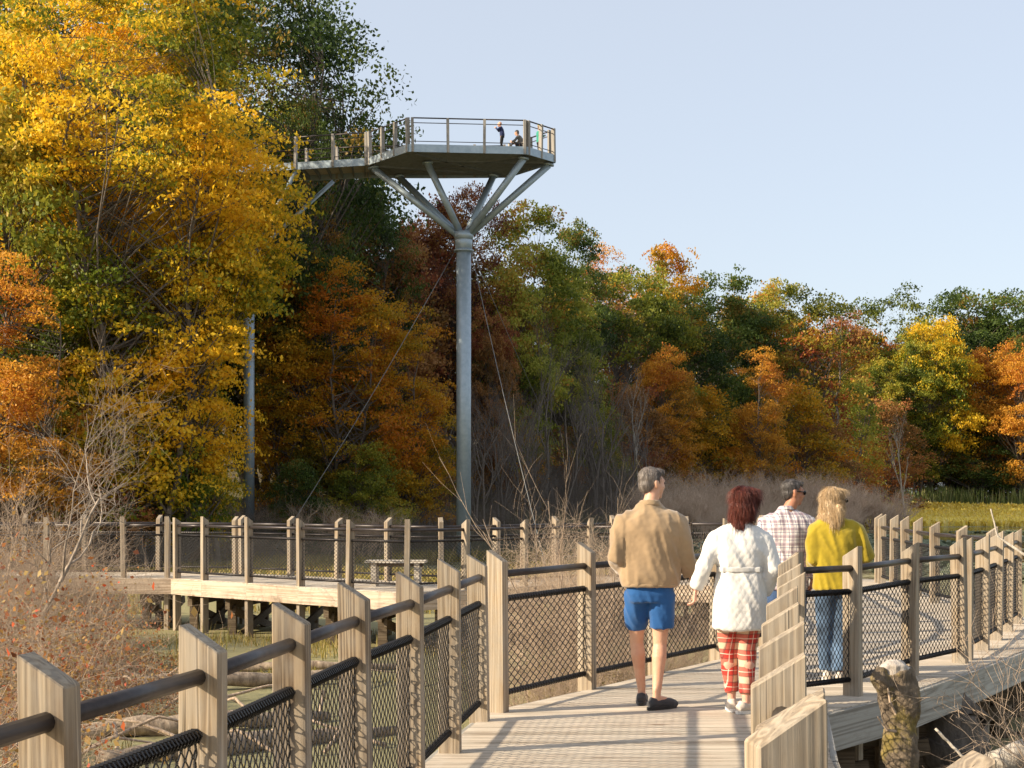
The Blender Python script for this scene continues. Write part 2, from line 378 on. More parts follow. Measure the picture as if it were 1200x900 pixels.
# ------------------------------------------------------------------ boardwalk decks
rnd = random.Random(5)
def deck(name, stations, label, fmatL, fmatR, board=.145):
    root = empty(name, (stations[0][0][0], stations[0][0][1], 0), 0, label, 'boardwalk')
    off = Vector(root.location)
    bm_ = MB()
    for k in range(len(stations)-1):
        (l0, r0), (l1, r1) = stations[k], stations[k+1]
        l0, r0, l1, r1 = [Vector((*p, 0)) for p in (l0, r0, l1, r1)]
        Lm = ((l1-l0).length+(r1-r0).length)/2; n = max(1, int(round(Lm/board)))
        gp = .007/Lm
        for j in range(n):
            a = j/n+gp/2; b = (j+1)/n-gp/2
            z = rnd.uniform(-.0015, .0015)
            e = rnd.uniform(-.006, .006)
            P = [l0.lerp(l1,a), r0.lerp(r1,a), r0.lerp(r1,b), l0.lerp(l1,b)]
            d = (P[1]-P[0]).normalized()*e
            P = [P[0]+d, P[1]+d, P[2]+d, P[3]+d]
            P = [p-off for p in P]
            vs = [(p.x,p.y,z-.036) for p in P]+[(p.x,p.y,z) for p in P]
            bm_.add(vs, [(3,2,1,0),(4,5,6,7),(0,1,5,4),(1,2,6,5),(2,3,7,6),(3,0,4,7)], rnd.random())
    pl = bm_.build('planking', M['deck'], root)
    und = MB()
    for side, fm in ((0, fmatL), (1, fmatR)):
        pts = [Vector((*s[side], 0)) for s in stations]
        cen = [Vector((*s[1-side], 0)) for s in stations]
        for k in range(len(pts)-1):
            a, b = pts[k], pts[k+1]
            if (b-a).length < .05: continue
            t_ = (b-a).normalized(); nrm = Vector((t_.y,-t_.x,0))
            if nrm.dot(cen[k]-a) > 0: nrm = -nrm
            q = MB(); L = (b-a).length; mid = (a+b)/2-off+nrm*.021
            hgt = .29
            q.box((0,0,0), (L+.02, .04, hgt-.003*side))
            ob = q.build('fascia_board', fm, root); ob.location = (mid.x, mid.y, -.036-hgt/2-.003+.03); ob.rotation_euler = (0,0,math.atan2(t_.y, t_.x))
    # cross bearers, piles and braces under the deck
    for k in range(len(stations)-1):
        (l0, r0), (l1, r1) = stations[k], stations[k+1]
        l0, r0, l1, r1 = [Vector((*p, 0)) for p in (l0, r0, l1, r1)]
        n = max(1, int(round((l1-l0).length/1.6)))
        for j in range(n):
            a = l0.lerp(l1, (j+.5)/n)-off; b = r0.lerp(r1, (j+.5)/n)-off; d = (b-a).normalized()
            a2, b2 = a+d*.12, b-d*.12
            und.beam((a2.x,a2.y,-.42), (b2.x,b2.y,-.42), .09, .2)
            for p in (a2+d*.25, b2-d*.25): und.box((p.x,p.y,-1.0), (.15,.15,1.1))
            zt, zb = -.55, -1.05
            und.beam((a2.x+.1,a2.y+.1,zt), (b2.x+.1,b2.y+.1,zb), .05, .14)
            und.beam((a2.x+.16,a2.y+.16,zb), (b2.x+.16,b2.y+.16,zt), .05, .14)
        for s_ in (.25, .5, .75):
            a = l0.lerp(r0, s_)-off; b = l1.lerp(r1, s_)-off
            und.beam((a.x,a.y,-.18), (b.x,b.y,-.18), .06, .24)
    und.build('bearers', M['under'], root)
    return root
ST1 = [((-2.0,-1.2),(.9,-1.2)), ((-1.5,2.4),(.95,2.3)), ((-.52,8.45),(1.93,8.6)), ((-.17,10.5),(2.28,10.45)), ((.58,11.62),(3.26,11.62)), ((1.96,13.75),(4.36,13.25)),
       ((2.62,15.0),(5.2,14.55)), ((3.08,16.2),(6.0,15.9)), ((3.38,17.4),(6.6,17.5)), ((3.5,18.8),(6.72,18.9)), ((3.65,20.2),(6.72,20.2)), ((3.95,22.3),(6.9,22.4)), ((3.7,25.0),(7.0,26.8))]
deck('boardwalk', ST1, 'weathered plank boardwalk carrying the four walkers and bending away to the right', M['fascia_grey'], M['fascia_grey'])
ST2 = [((3.68,25.02),(6.95,26.84)), ((2.6,25.6),(5.2,28.5)), ((1.42,25.9),(3.5,28.9)), ((.21,24.88),(1.2,28.3)), ((-.79,23.88),(-.3,27.0)), ((-1.73,23.27),(-1.3,26.0)),
       ((-2.75,23.98),(-2.3,26.6)), ((-3.7,24.78),(-3.2,27.4)), ((-4.79,25.78),(-4.3,28.3)), ((-5.77,26.58),(-5.4,28.95)), ((-6.52,27.3),(-6.3,29.4)), ((-9.0,27.35),(-8.9,29.6)), ((-15.,27.4),(-15.,29.7))]
deck('boardwalk', ST2, 'distant boardwalk on piles across the pond, with a pale edge board and a bench', M['fascia'], M['fascia_grey'])

# ------------------------------------------------------------------ railings
def post_mesh(t_out, t_in, wid=.135, dep=.085, zb=-1.7):
    """broad face across x, outer (+x) side higher"""
    b = .004
    m_ = MB(); hx, hy = wid/2, dep/2
    vs = []
    for z_in, z_out, ix in ((zb, zb, 0), (t_in, t_out, 0)):
        for (x, y) in ((-hx,-hy),(hx,-hy),(hx,hy),(-hx,hy)):
            vs.append((x, y, z_out if x > 0 else z_in))
    m_.add(vs, [(3,2,1,0),(4,5,6,7),(0,1,5,4),(1,2,6,5),(2,3,7,6),(3,0,4,7)])
    me = m_.mesh('post')
    import bmesh
    bm = bmesh.new(); bm.from_mesh(me)
    bmesh.ops.bevel(bm, geom=list(bm.edges), offset=.004, segments=1, affect='EDGES')
    bm.to_mesh(me); bm.free()
    me.materials.append(M['post']); return me
PM = [post_mesh(1.19, 1.10), post_mesh(1.175, 1.09), post_mesh(1.20, 1.115), post_mesh(1.26, 1.17)]
PNEAR = post_mesh(1.19, 1.10, .145, .09)
# chain link panel of unit size: x along, z up
PW, PH, ZB = 1.0, .70, .13
def chainlink(cell=.036, wr=.0035):
    nx_ = int(round(PW/cell)); cw = PW/nx_; nz = int(round(PH/.062))*2; ch = PH/nz
    P0 = []; P1 = []
    for c in range(nx_):
        for r in range(nz):
            s0 = 1 if (r+c) % 2 == 0 else -1
            xc = (c+.5)*cw
            a = np.array([xc+s0*cw*.54, .004*s0, ZB+r*ch]); b = np.array([xc-s0*cw*.54, -.004*s0, ZB+(r+1)*ch])
            mid1 = a*.86+b*.14; mid2 = a*.14+b*.86; mid1[0] = a[0]; mid2[0] = b[0]
            P0 += [a, mid1, mid2]; P1 += [mid1, mid2, b]
    # lacing: helix round the two cables, and a tie wire at each end
    for zc, rc in ((ZB, .0205), (ZB+PH, .0235)):
        turns = int(PW/.030); k = turns*6
        a = np.linspace(0, turns*2*math.pi, k+1); xx = np.linspace(0, PW, k+1)
        pts = np.stack([xx, np.cos(a)*rc, zc+np.sin(a)*rc], 1)
        P0 += list(pts[:-1]); P1 += list(pts[1:])
    rr = [wr]*len(P0)
    k0 = nx_*nz*3
    for q in range(k0, len(P0)): rr[q] = wr*1.3
    for xe in (.012, PW-.012):
        zz = np.linspace(ZB, ZB+PH, 25)
        pts = np.stack([xe+.006*np.sin(np.arange(25)*2.1), .004*np.cos(np.arange(25)*2.1), zz], 1)
        P0 += list(pts[:-1]); P1 += list(pts[1:]); rr += [wr*1.5]*24
    V, Fc = segs(np.array(P0), np.array(P1), np.array(rr), np.array(rr), 3)
    me = mesh_np('chain_link', V, Fc, 4); me.materials.append(M['wire']); return me
CL = chainlink()
def pipe_mesh(r, z, name):
    q = MB(); q.tube([(0,0,z),(1,0,z)], r, 12); me = q.mesh(name, True); me.materials.append(M['pipe']); return me
PR = pipe_mesh(.027, 1.015, 'handrail'); PC1 = pipe_mesh(.0165, ZB+PH, 'upper_cable'); PC2 = pipe_mesh(.0155, ZB, 'lower_cable')
def railing(pts, outer, label, group=None, tall=0, start_post=True, end_post=True, seed=1, panels=True, pm=None):
    rg = random.Random(seed)
    root = empty('railing', (pts[0][0], pts[0][1], 0), 0, label, 'railing', group); off = Vector(root.location)
    P = [Vector((*p, 0)) for p in pts]; n = len(P)
    for i_, p in enumerate(P):
        a = P[max(i_-1,0)]; b = P[min(i_+1,n-1)]; d = (b-a).normalized()
        if (i_ == 0 and not start_post) or (i_ == n-1 and not end_post): continue
        # local +x must point to the outer side; outer=+1 -> right of travel
        right = Vector((d.y,-d.x,0))*outer
        ang = math.atan2(right.y, right.x)
        me = pm or (PM[3] if (tall and i_ >= tall) else PM[rg.randrange(3)])
        o = obj('post', me, None, root); o.location = (p-off)+Vector((0,0,rg.uniform(-.012,.012)))
        o.rotation_euler = (R(rg.uniform(-.9,.9)), R(rg.uniform(-1.0,1.0)), ang+R(rg.uniform(-2,2)))
    for i_ in range(n-1):
        a, b = P[i_]-off, P[i_+1]-off; d = b-a; L = d.length; ang = math.atan2(d.y, d.x)
        if L < .3: continue
        o = obj('handrail', PR, None, root); o.location = a; o.scale = (L,1,1); o.rotation_euler = (0,0,ang)
        o = obj('upper_cable', PC1, None, root); o.location = a; o.scale = (L,1,1); o.rotation_euler = (0,0,ang)
        o = obj('lower_cable', PC2, None, root); o.location = a; o.scale = (L,1,1); o.rotation_euler = (0,0,ang)
        if panels:
            e = .045/L
            o = obj('chain_link_panel', CL, None, root); o.location = a.lerp(b, e); o.scale = (L*(1-2*e),1,1); o.rotation_euler = (0,0,ang)
    return root
RA = [(-1.42,2.45),(-1.19,3.72),(-1.0,4.6),(-.86,5.6),(-.72,6.62),(-.54,7.65),(-.385,8.85),(-.23,10.08)]
railing(RA, -1, 'near wooden railing with slant-topped posts running from the lower left corner along the deck', seed=3)
RB = [(-.10,10.5),(.62,11.75),(1.3,12.8),(2.0,13.9),(2.69,15.07),(3.15,16.2),(3.45,17.4),(3.6,18.6),(3.72,19.8),(3.88,21.0),(4.05,22.3),(4.05,23.6),(3.78,25.1)]
railing(RB, -1, 'railing behind the man in the tan jacket, following the left deck edge after the bend', seed=5)
RC = [(2.6,25.75),(1.42,26.0),(.21,25.0),(-.79,24.0),(-1.73,23.4),(-2.75,24.1),(-3.7,24.9),(-4.79,25.9),(-5.77,26.7),(-6.43,27.3)]
railing(RC, -1, 'front railing of the distant boardwalk, in front of the bench', seed=7)
RC2 = [(-6.66,27.48),(-7.5,27.48),(-9.0,27.5),(-10.3,27.5),(-11.6,27.5),(-12.9,27.5)]
railing(RC2, -1, 'front railing at the left end of the distant boardwalk, behind the brush', seed=8)
RD = [(-12.6,29.5),(-11.4,29.5),(-10.1,29.5),(-8.85,29.5),(-7.3,29.4),(-5.6,28.8)]
railing(RD, -1, 'back railing at the left end of the distant boardwalk, against the dark woods', seed=9)
RD2 = [(-5.44,28.7),(-4.35,28.0),(-3.33,27.2),(-2.3,26.4),(-1.28,25.8),(-.29,26.7),(.85,27.8),(2.0,28.5),(3.5,28.6),(4.95,28.3),(6.5,26.75)]
railing(RD2, -1, 'back railing of the distant boardwalk, behind the bench and the dry bush', seed=10, end_post=False)
RE0 = [(.74,1.1),(.69,2.25),(.565,2.88)]
railing(RE0, 1, 'nearest railing post at the bottom right edge, cut by the frame', seed=11, pm=PNEAR)
RE = [(.585,3.03),(.72,3.8),(.87,4.6),(1.06,5.55),(1.27,6.6),(1.5,7.7),(1.715,8.8),(1.94,9.9),(2.17,10.95)]
railing(RE, 1, 'right-hand railing whose stacked posts line up beside the woman in the white coat', seed=12, end_post=False, pm=PNEAR)
RF = [(2.17,10.95),(2.72,11.35),(3.54,12.65),(4.27,13.55)]
railing(RF, 1, 'railing section in front of the woman in the yellow sweater', seed=13)
RG = [(4.40,13.8),(4.86,14.7),(5.34,15.7),(5.81,16.7),(6.28,17.7),(6.38,18.85),(6.32,20.0),(6.27,21.1),(6.38,22.4),(6.5,23.5),(6.6,24.6),(6.68,25.7),(6.70,26.0)]
railing(RG, 1, 'railing curving round the far right side of the deck towards the yellow marsh', seed=14, tall=8)

# bench on the far deck
b = empty('bench', (-2.03, 24.95, 0), R(-4), 'pale slatted wooden bench standing on the distant boardwalk', 'bench')
q = MB()
for k in range(5): q.box((0, -.17+k*.085, .435), (1.05, .075, .04), col=rnd.random())
q.build('seat', M['bench'], b)
for sx in (-.38, .38):
    q = MB(); q.box((sx, 0, .2), (.09, .34, .42)); q.build('leg', M['bench'], b)
q = MB(); q.box((0, 0, .38), (.95, .05, .07)); q.build('rail', M['under'], b)
#PART2
# ------------------------------------------------------------------ overlook tower and canopy walk
DZ = 14.88
PT = post_mesh(1.06, 1.03, .15, .10, zb=-.27)
PT.materials.clear(); PT.materials.append(M['post_grey'])
A_,B_,C_,D_,E_,F_,G_ = (-5.65,56.1),(-3.9,53.9),(.55,54.3),(1.67,55.65),(-.17,58.25),(-2.9,58.35),(-5.9,58.3)
tw = empty('overlook_tower', (-1.92,56.6,-1.3), 0, 'steel overlook tower with one tall blue-grey column spreading into struts under a railed platform', 'tower')
TO = Vector(tw.location)
def rel(p, o): return tuple(Vector(p)-o)
q = MB(); q.tube([(0,0,0),(0,0,12.9)], .29, 28); q.build('column', M['steel'], tw, True)
q = MB(); q.tube([(0,0,12.6),(0,0,13.25)], .345, 28); q.tube([(0,0,12.58),(0,0,12.64)], .40, 28); q.tube([(0,0,13.05),(0,0,13.35)], [.36,.42], 28)
q.build('collar', M['steel'], tw, True)
J = Vector((0,0,13.05))
for (x, y) in ((-5.5,56.35),(-3.3,55.5),(.45,54.75),(1.45,55.8),(-.76,57.8),(-4.6,57.9)):
    e = Vector((x,y,DZ-.34))-TO; d = (e-J).normalized()
    q = MB(); q.tube([J+d*.15, e], .135, 14); q.tube([e-d*.02, e+Vector((0,0,.06))], .21, 14)
    q.build('strut', M['steel'], tw, True)
plat = [A_,B_,C_,D_,E_,F_,G_]
q = MB(); q.prism([rel((p[0],p[1],0), TO)[:2] for p in plat], DZ-.06-TO.z, DZ-TO.z); q.build('platform_deck', M['bench'], tw)
q = MB()
cx, cy = -1.9, 56.3
for k in range(26):                                      # joists seen from below
    y = 54.0+k*.17
    xs_ = []
    for i_ in range(7):
        p, r_ = plat[i_], plat[(i_+1)%7]
        if (p[1]-y)*(r_[1]-y) < 0: xs_.append(p[0]+(r_[0]-p[0])*(y-p[1])/(r_[1]-p[1]))
    if len(xs_) >= 2: q.beam(rel((min(xs_)+.05,y,DZ-.15),TO), rel((max(xs_)-.05,y,DZ-.15),TO), .03, .15)
q.build('joists', M['steel_d'], tw)
q = MB()
for a, b_ in (((-5.5,56.35),(-.76,57.8)),((-3.3,55.5),(1.45,55.8)),((-4.6,57.9),(.45,54.75)),((-3.7,54.2),(-.4,58.1))):
    q.beam(rel((*a,DZ-.22),TO), rel((*b_,DZ-.22),TO), .12, .14)
q.build('girders', M['steel_d'], tw)
for a, b_ in zip(plat, plat[1:]+plat[:1]):
    if a is G_: continue
    a3 = Vector(rel((*a,DZ-.14),TO)); b3 = Vector(rel((*b_,DZ-.14),TO)); d = (b3-a3).normalized()
    q = MB(); nn = Vector((d.y,-d.x,0)); q.beam(a3+nn*.03, b3+nn*.03, .05, .29); q.build('edge_beam', M['steel'], tw)
def lift(root, z): root.location.z = z; return root
def along(a, b, ts): return [(a[0]+(b[0]-a[0])*t_, a[1]+(b[1]-a[1])*t_) for t_ in ts]
T1 = along(A_,B_,(.03,.35,.66,.97)); T2 = along(B_,C_,(.03,.33,.64,.985)); T3 = along(C_,D_,(.06,.5,.96)); T4 = along(D_,E_,(.1,.5,.95)); T5 = along(E_,F_,(.05,.5,.95)); T6 = along(F_,G_,(.05,.5,.97))
for n_, (T_, lb) in enumerate(((T1,'railing on the slanting left edge of the high tower platform'),(T2,'railing on the long front edge of the high tower platform, in front of the child'),(T3,'railing on the right edge of the high tower platform'),
        (T4,'railing on the far right rear edge of the high tower platform'),(T5,'railing on the rear edge of the high tower platform'),(T6,'rear left railing of the high tower platform by the oak'))):
    lift(railing(T_, -1, lb, 'railings of the tower platform', seed=30+n_, panels=False, pm=PT), DZ)
cw = empty('canopy_walk', (-10.8,58.4,-1.3), 0, 'high canopy walk bridge running from the yellow trees to the tower platform', 'footbridge')
CO = Vector(cw.location)
W1 = [A_,(-8.65,56.85),(-10.3,57.2),(-17.,58.9),(-26.,61.)]; W2 = [G_,(-8.5,58.9),(-10.1,59.25),(-16.6,60.95),(-25.6,63.)]
q = MB()
for k in range(4):
    q.prism([rel((*p,0),CO)[:2] for p in (W1[k+1],W1[k],W2[k],W2[k+1])], DZ-.06-CO.z, DZ-CO.z)
q.build('walk_deck', M['bench'], cw)
for Wl, s_ in ((W1,-1),(W2,1)):
    for k in range(4):
        a3 = Vector(rel((*Wl[k],DZ-.14),CO)); b3 = Vector(rel((*Wl[k+1],DZ-.14),CO))
        q = MB(); q.beam(a3, b3, .06, .29); q.build('edge_beam', M['steel'], cw)
q = MB()
for k in range(4):
    for t_ in np.linspace(.05,.95,6 if k < 2 else 16):
        a3 = Vector((*W1[k],0)).lerp(Vector((*W1[k+1],0)), t_); b3 = Vector((*W2[k],0)).lerp(Vector((*W2[k+1],0)), t_)
        q.beam(rel((a3.x,a3.y,DZ-.16),CO), rel((b3.x,b3.y,DZ-.16),CO), .05, .18)
q.build('cross_beams', M['steel_d'], cw)
q = MB(); q.tube([(0,0,0),(0,0,12.6)], .225, 24); q.tube([(0,0,12.3),(0,0,12.9)], .28, 24); q.build('column', M['steel'], cw, True)
J = Vector((0,0,12.6))
for (x, y) in ((-8.65,57.0),(-7.4,58.9),(-13.,58.1),(-13.6,60.)):
    e = Vector((x,y,DZ-.3))-CO; q = MB(); q.tube([J, e], .085, 12); q.build('strut', M['steel'], cw, True)
lift(railing([(-26.,61.)]+along(W1[3],W1[2],(0,.2,.4,.6,.8))+[(-10.3,57.2),(-8.65,56.85),(-7.1,56.45),(-5.75,56.12)], -1, 'front railing of the high canopy walk, left of the tower platform', seed=50, panels=False, pm=PT), DZ)
lift(railing(along(W2[3],W2[2],(0,.3,.6,.95))+[(-8.5,58.9),(-7.2,58.6),(-5.95,58.3)], 1, 'rear railing of the high canopy walk, half hidden behind the front one', seed=51, panels=False, pm=PT), DZ)
def cable(a, b, label):
    q = MB(); a = Vector(a); b = Vector(b); pts = [a.lerp(b, k/8)+Vector((0,0,-.25*math.sin(math.pi*k/8))) for k in range(9)]
    q.tube([p-a for p in pts], .0125, 6); o = q.build('guy_cable', M['cable'], None, True, loc=a); tag(o, label, 'cable', 'guy cables of the tower')
cable((-2.2,56.5,11.4), (gx(308,50), 50, WATER), 'thin guy cable slanting down to the left from the tower collar')
cable((-1.65,56.5,11.4), (gx(642,46), 46, WATER), 'thin guy cable slanting down to the right from the tower collar towards the dry bush')
cable((-1.65,56.8,11.4), (gx(700,90), 90, WATER+.6), 'fainter guy cable running from the tower collar back into the woods')
# ------------------------------------------------------------------ trees
def crown_tree(seed, H=20., Rc=4.5, base=.15, ncl=260, per=110, lsize=.2, csz=.75, prof=None, stems=1, up=.55, flat=.42, gaps=.25, trunk_r=None, droop=0., hollow=.25):
    rng = np.random.default_rng(seed)
    prof = prof or [(0,.55),(.2,.95),(.5,1.),(.8,.7),(1,.18)]
    px_, py_ = zip(*prof)
    tr = trunk_r or H*.013
    # stems
    stem = []
    for s_ in range(stems):
        a = rng.random()*6.28; lean = (0.02 if stems == 1 else .16)*(.6+rng.random()*.8)
        k = 14; zz = np.linspace(0, H*(.80 if s_ == 0 else .7+.2*rng.random()), k)
        wob = np.cumsum(rng.normal(size=(k,2))*H*.006, axis=0); wob -= wob[0]
        f = (zz/H)**(.8)
        xy = np.stack([np.cos(a)*lean*H*f, np.sin(a)*lean*H*f], 1)+wob*(.5+1*(stems > 1))
        rr = tr*(.75 if stems > 1 else 1)*(1-.93*(zz/zz[-1])**.9)+.015
        rr[0] *= 1.5
        stem.append((np.column_stack([xy, zz]), rr))
    P0=[];P1=[];A0=[];A1=[]
    for pts, rr in stem:
        P0 += list(pts[:-1]); P1 += list(pts[1:]); A0 += list(rr[:-1]); A1 += list(rr[1:])
    # irregular outline: big lobes by angle and height
    na = 9; nz_ = 6
    grid = .62+.62*rng.random((nz_+1, na)); 
    cen = []
    tries = 0
    while len(cen) < ncl and tries < ncl*20:
        tries += 1
        th = rng.random(); a = rng.random()*2*math.pi
        if rng.random() > np.interp(th, px_, py_)**1.3: continue
        ia = a/(2*math.pi)*na; i0 = int(ia)%na; i1 = (i0+1)%na; fa = ia-int(ia)
        iz = th*nz_; j0 = int(iz); j1 = min(j0+1, nz_); fz = iz-j0
        lob = (grid[j0,i0]*(1-fa)+grid[j0,i1]*fa)*(1-fz)+(grid[j1,i0]*(1-fa)+grid[j1,i1]*fa)*fz
        rad = Rc*np.interp(th, px_, py_)*lob
        r = rad*math.sqrt(hollow+(1-hollow)*rng.random())
        z = H*(base+(1-base)*th)
        p = np.array([math.cos(a)*r, math.sin(a)*r, z])
        if noise.noise(Vector(p)*.33+Vector((seed*3.1,0,0))) < -gaps+.02: continue
        cen.append(p)
    cen = np.array(cen)
    # limbs from the nearest stem to each clump
    for ci, p in enumerate(cen):
        pts, rr = stem[rng.integers(len(stem))]
        rxy = math.hypot(p[0], p[1])
        za = max(H*base*.6, p[2]-rxy*(.35+.5*rng.random())-.4)
        j = int(np.argmin(abs(pts[:,2]-za))); za = min(max(za*(.8+.35*rng.random()), .8), pts[-1,2]); a = np.array([np.interp(za, pts[:,2], pts[:,0]), np.interp(za, pts[:,2], pts[:,1]), za])
        d = p-a; m1 = a+d*.4+np.array([0,0,np.linalg.norm(d)*.02])+rng.normal(size=3)*.12; m2 = a+d*.75+rng.normal(size=3)*.1
        r0 = min(rr[j]*.5, .022+.012*np.linalg.norm(d))
        for (x0,x1,q0,q1) in ((a,m1,r0,r0*.7),(m1,m2,r0*.7,r0*.45),(m2,p,r0*.45,r0*.2)):
            P0.append(x0);P1.append(x1);A0.append(q0);A1.append(q1)
    V, Fc = segs(P0,P1,A0,A1,5)
    tm = mesh_np('trunk', V, Fc, 4, smooth=True); tm.materials.append(M['bark'])
    n = len(cen)
    cl = rng.random(n)
    # clump tint also follows broad patches through the crown
    patch = np.array([noise.noise(Vector(c)*.22+Vector((0,seed*1.7,0))) for c in cen])*.9
    cs = csz*(.6+.8*rng.random(n))
    cnt = np.maximum(12, (per*(cs/csz)**1.6)).astype(int)
    idx = np.repeat(np.arange(n), cnt)
    off = rng.normal(size=(len(idx),3))
    # each clump is made of a few sprays
    sub = rng.normal(size=(n,5,3))*.75; si = rng.integers(0,5,len(idx))
    off = off*.42+sub[idx,si]
    off[:,2] *= flat
    pos = cen[idx]+off*cs[idx,None]
    pos[:,2] -= (off[:,0]**2+off[:,1]**2)*cs[idx]*.10
    V, Fc = leaves(rng, pos, lsize, up=up, droop=droop)
    fac = np.clip(.5+.5*(cl[idx]-.5)+patch[idx]*1.05+(rng.random(len(idx))-.5)*.5, 0, 1)
    lm = mesh_np('crown', V, Fc, 4, fac=fac)
    return tm, lm, H
TREES = {}
TREES['maple_big'] = crown_tree(11, 21, 4.7, .10, 480, 150, .15, .60, [(0,.3),(.15,.5),(.4,.68),(.65,1.),(.85,.85),(1,.3)], stems=5, gaps=.10, flat=.30, hollow=.12, trunk_r=.2)
TREES['maple'] = crown_tree(12, 18, 4.6, .10, 280, 150, .17, .68, [(0,.7),(.25,1.),(.6,.9),(.85,.6),(1,.15)], stems=3, gaps=.2, flat=.36)
TREES['maple_high'] = crown_tree(22, 13, 3.4, .62, 130, 150, .15, .62, [(0,.5),(.3,1.),(.6,.95),(.85,.6),(1,.2)], stems=2, gaps=.12, flat=.32)
TREES['oak'] = crown_tree(13, 22, 6.4, .22, 330, 140, .18, .80, [(0,.5),(.3,1.),(.55,1.),(.72,.88),(.88,.6),(1,.15)], stems=2, gaps=.06, flat=.42, trunk_r=.3)
TREES['round'] = crown_tree(14, 20, 5.2, .14, 210, 150, .25, .85, [(0,.6),(.25,1.),(.6,.95),(.85,.7),(1,.25)], stems=1, gaps=.12, flat=.42)
TREES['tall'] = crown_tree(15, 22, 4.4, .16, 210, 150, .25, .80, [(0,.5),(.3,.9),(.6,1.),(.85,.8),(1,.3)], stems=2, gaps=.12, flat=.42)
TREES['wide'] = crown_tree(16, 18, 6.2, .16, 230, 150, .25, .92, [(0,.5),(.25,.9),(.55,1.),(.8,.85),(1,.4)], stems=3, gaps=.06, flat=.36)
TREES['open'] = crown_tree(17, 20, 5.4, .30, 130, 100, .28, .8, [(0,.35),(.3,.7),(.7,1.),(.9,.8),(1,.4)], stems=6, gaps=.02, flat=.5, hollow=.5)
TREES['low'] = crown_tree(18, 9, 3.6, .04, 150, 120, .17, .62, [(0,.9),(.4,1.),(.75,.75),(1,.3)], stems=3, gaps=.1, flat=.40)
TREES['small'] = crown_tree(19, 6, 2.3, .08, 120, 90, .12, .45, [(0,.8),(.4,1.),(.75,.8),(1,.3)], stems=3, gaps=.15, flat=.4)
used = set()
trnd = random.Random(77)
def tree(kind, pal, px, top, Z, wscale, label, group='autumn trees of the wood', name='autumn_tree', rz=None, base=None):
    tm, lm, H = TREES[kind]
    x = gx(px, Z); g0 = gnd(x, Z) if base is None else base
    h = gz(top, Z)-g0; s = h/H
    root = empty(name, (x, Z, g0-.05), trnd.random()*6.28 if rz is None else rz, label, 'tree', group)
    root.scale = (s*wscale, s*wscale, s)
    o = obj('trunk', tm, None, root)
    o = obj('crown', lm, None, root)
    if len(lm.materials) == 0: lm.materials.append(L_['green'])
    o.material_slots[0].link = 'OBJECT'; o.material_slots[0].material = L_[pal]
    return root
LF = 'trees of the dark wood on the left'
tree('maple_big','yellow', 176, -75, 50, .95, 'tall multi-stemmed maple with bright yellow leaves in front of the canopy walk', LF, rz=.4)
tree('maple','yellow', 212, 225, 51, .66, 'lower gold and green maple just left of the blue-grey canopy walk column', LF, rz=2.)
tree('maple','yellow', 90, -60, 56, .85, 'yellow maple behind the tall one, high at the top left', LF)
tree('round','olive', 8, 60, 50, .75, 'olive green tree at the left edge of the photo under the yellow leaves', LF)
tree('maple','olive', 120, 250, 54, .8, 'green-gold tree in the shade below the canopy walk on the left', LF)
tree('maple','orange', 2, 290, 46, .95, 'orange-leaved small tree at the left edge behind the pale bare tree', LF)
tree('low','rust', 105, 475, 50, .9, 'low rust-coloured tree near the left bank behind the railing', LF)
tree('low','redbrown', 150, 460, 54, .6, 'dark red-brown low tree between the left bank and the column', LF)
tree('maple_high','yellow', 252, 165, 53, .8, 'slim yellow maple whose crown hides the top of the canopy walk column', LF, rz=.8)
tree('oak','green', 300, -45, 66, .84, 'big dark green oak rising behind the canopy walk with sky showing through', LF, rz=1.)
tree('oak','green', 300, -60, 76, .9, 'dark green oak behind the big one, beside the yellow maple top', LF)
tree('oak','green', 350, 100, 64, .46, 'dark green tree directly left of the tower platform', LF, rz=3.)
tree('tall','olive', 180, -70, 66, .9, 'olive tree in the second row behind the tall yellow maple', LF)
tree('round','green', 60, -60, 70, 1., 'dark green tree in the second row at the top left', LF)
tree('round','green', 150, 300, 57, .7, 'green tree under the canopy walk between the yellow maples', LF)
tree('round','green', 130, 120, 62, .9, 'dark green tree directly behind the canopy walk on the left', LF)
tree('tall','gold', 340, 330, 62, .9, 'golden tree in deep shade right of the canopy walk column', LF)
tree('maple','gold', 402, 300, 62, .95, 'shaded golden-orange maple between the two steel columns', LF, rz=1.2)
tree('maple','gold', 475, 350, 64, .85, 'shaded golden-brown maple left of the tower column', LF)
tree('round','rust', 440, 250, 74, .9, 'rust and green tree under the struts of the tower', LF)
tree('oak','green', 420, 215, 72, .62, 'dark green tree in the shade below the tower platform', LF)
tree('round','rust', 500, 225, 82, .8, 'brown-red tree behind the tower collar', LF)
tree('oak','redbrown', 548, 205, 80, .6, 'red-brown oak whose thin top shows just right of the tower struts', LF)
tree('round','green', 350, 180, 82, 1., 'dark green tree far back under the canopy walk', LF)
tree('round','green', 250, 100, 84, 1.1, 'dark green tree far back behind the yellow maples', LF)
tree('round','olive', 470, 300, 92, 1.1, 'olive tree far back behind the tower', LF)
tree('low','olive', 430, 520, 60, 1.0, 'low green undergrowth tree between the steel columns', LF)
tree('low','green', 350, 540, 58, .9, 'low dark green tree by the foot of the canopy walk column', LF)
tree('low','rust', 500, 500, 70, 1.0, 'low rusty tree just left of the tower column', LF)
tree('low','green', 200, 500, 60, 1.0, 'low dark tree under the yellow maple', LF)
tree('low','green', 60, 520, 58, 1.1, 'low dark green tree on the left bank', LF)
RF_ = 'trees along the far shore on the right'
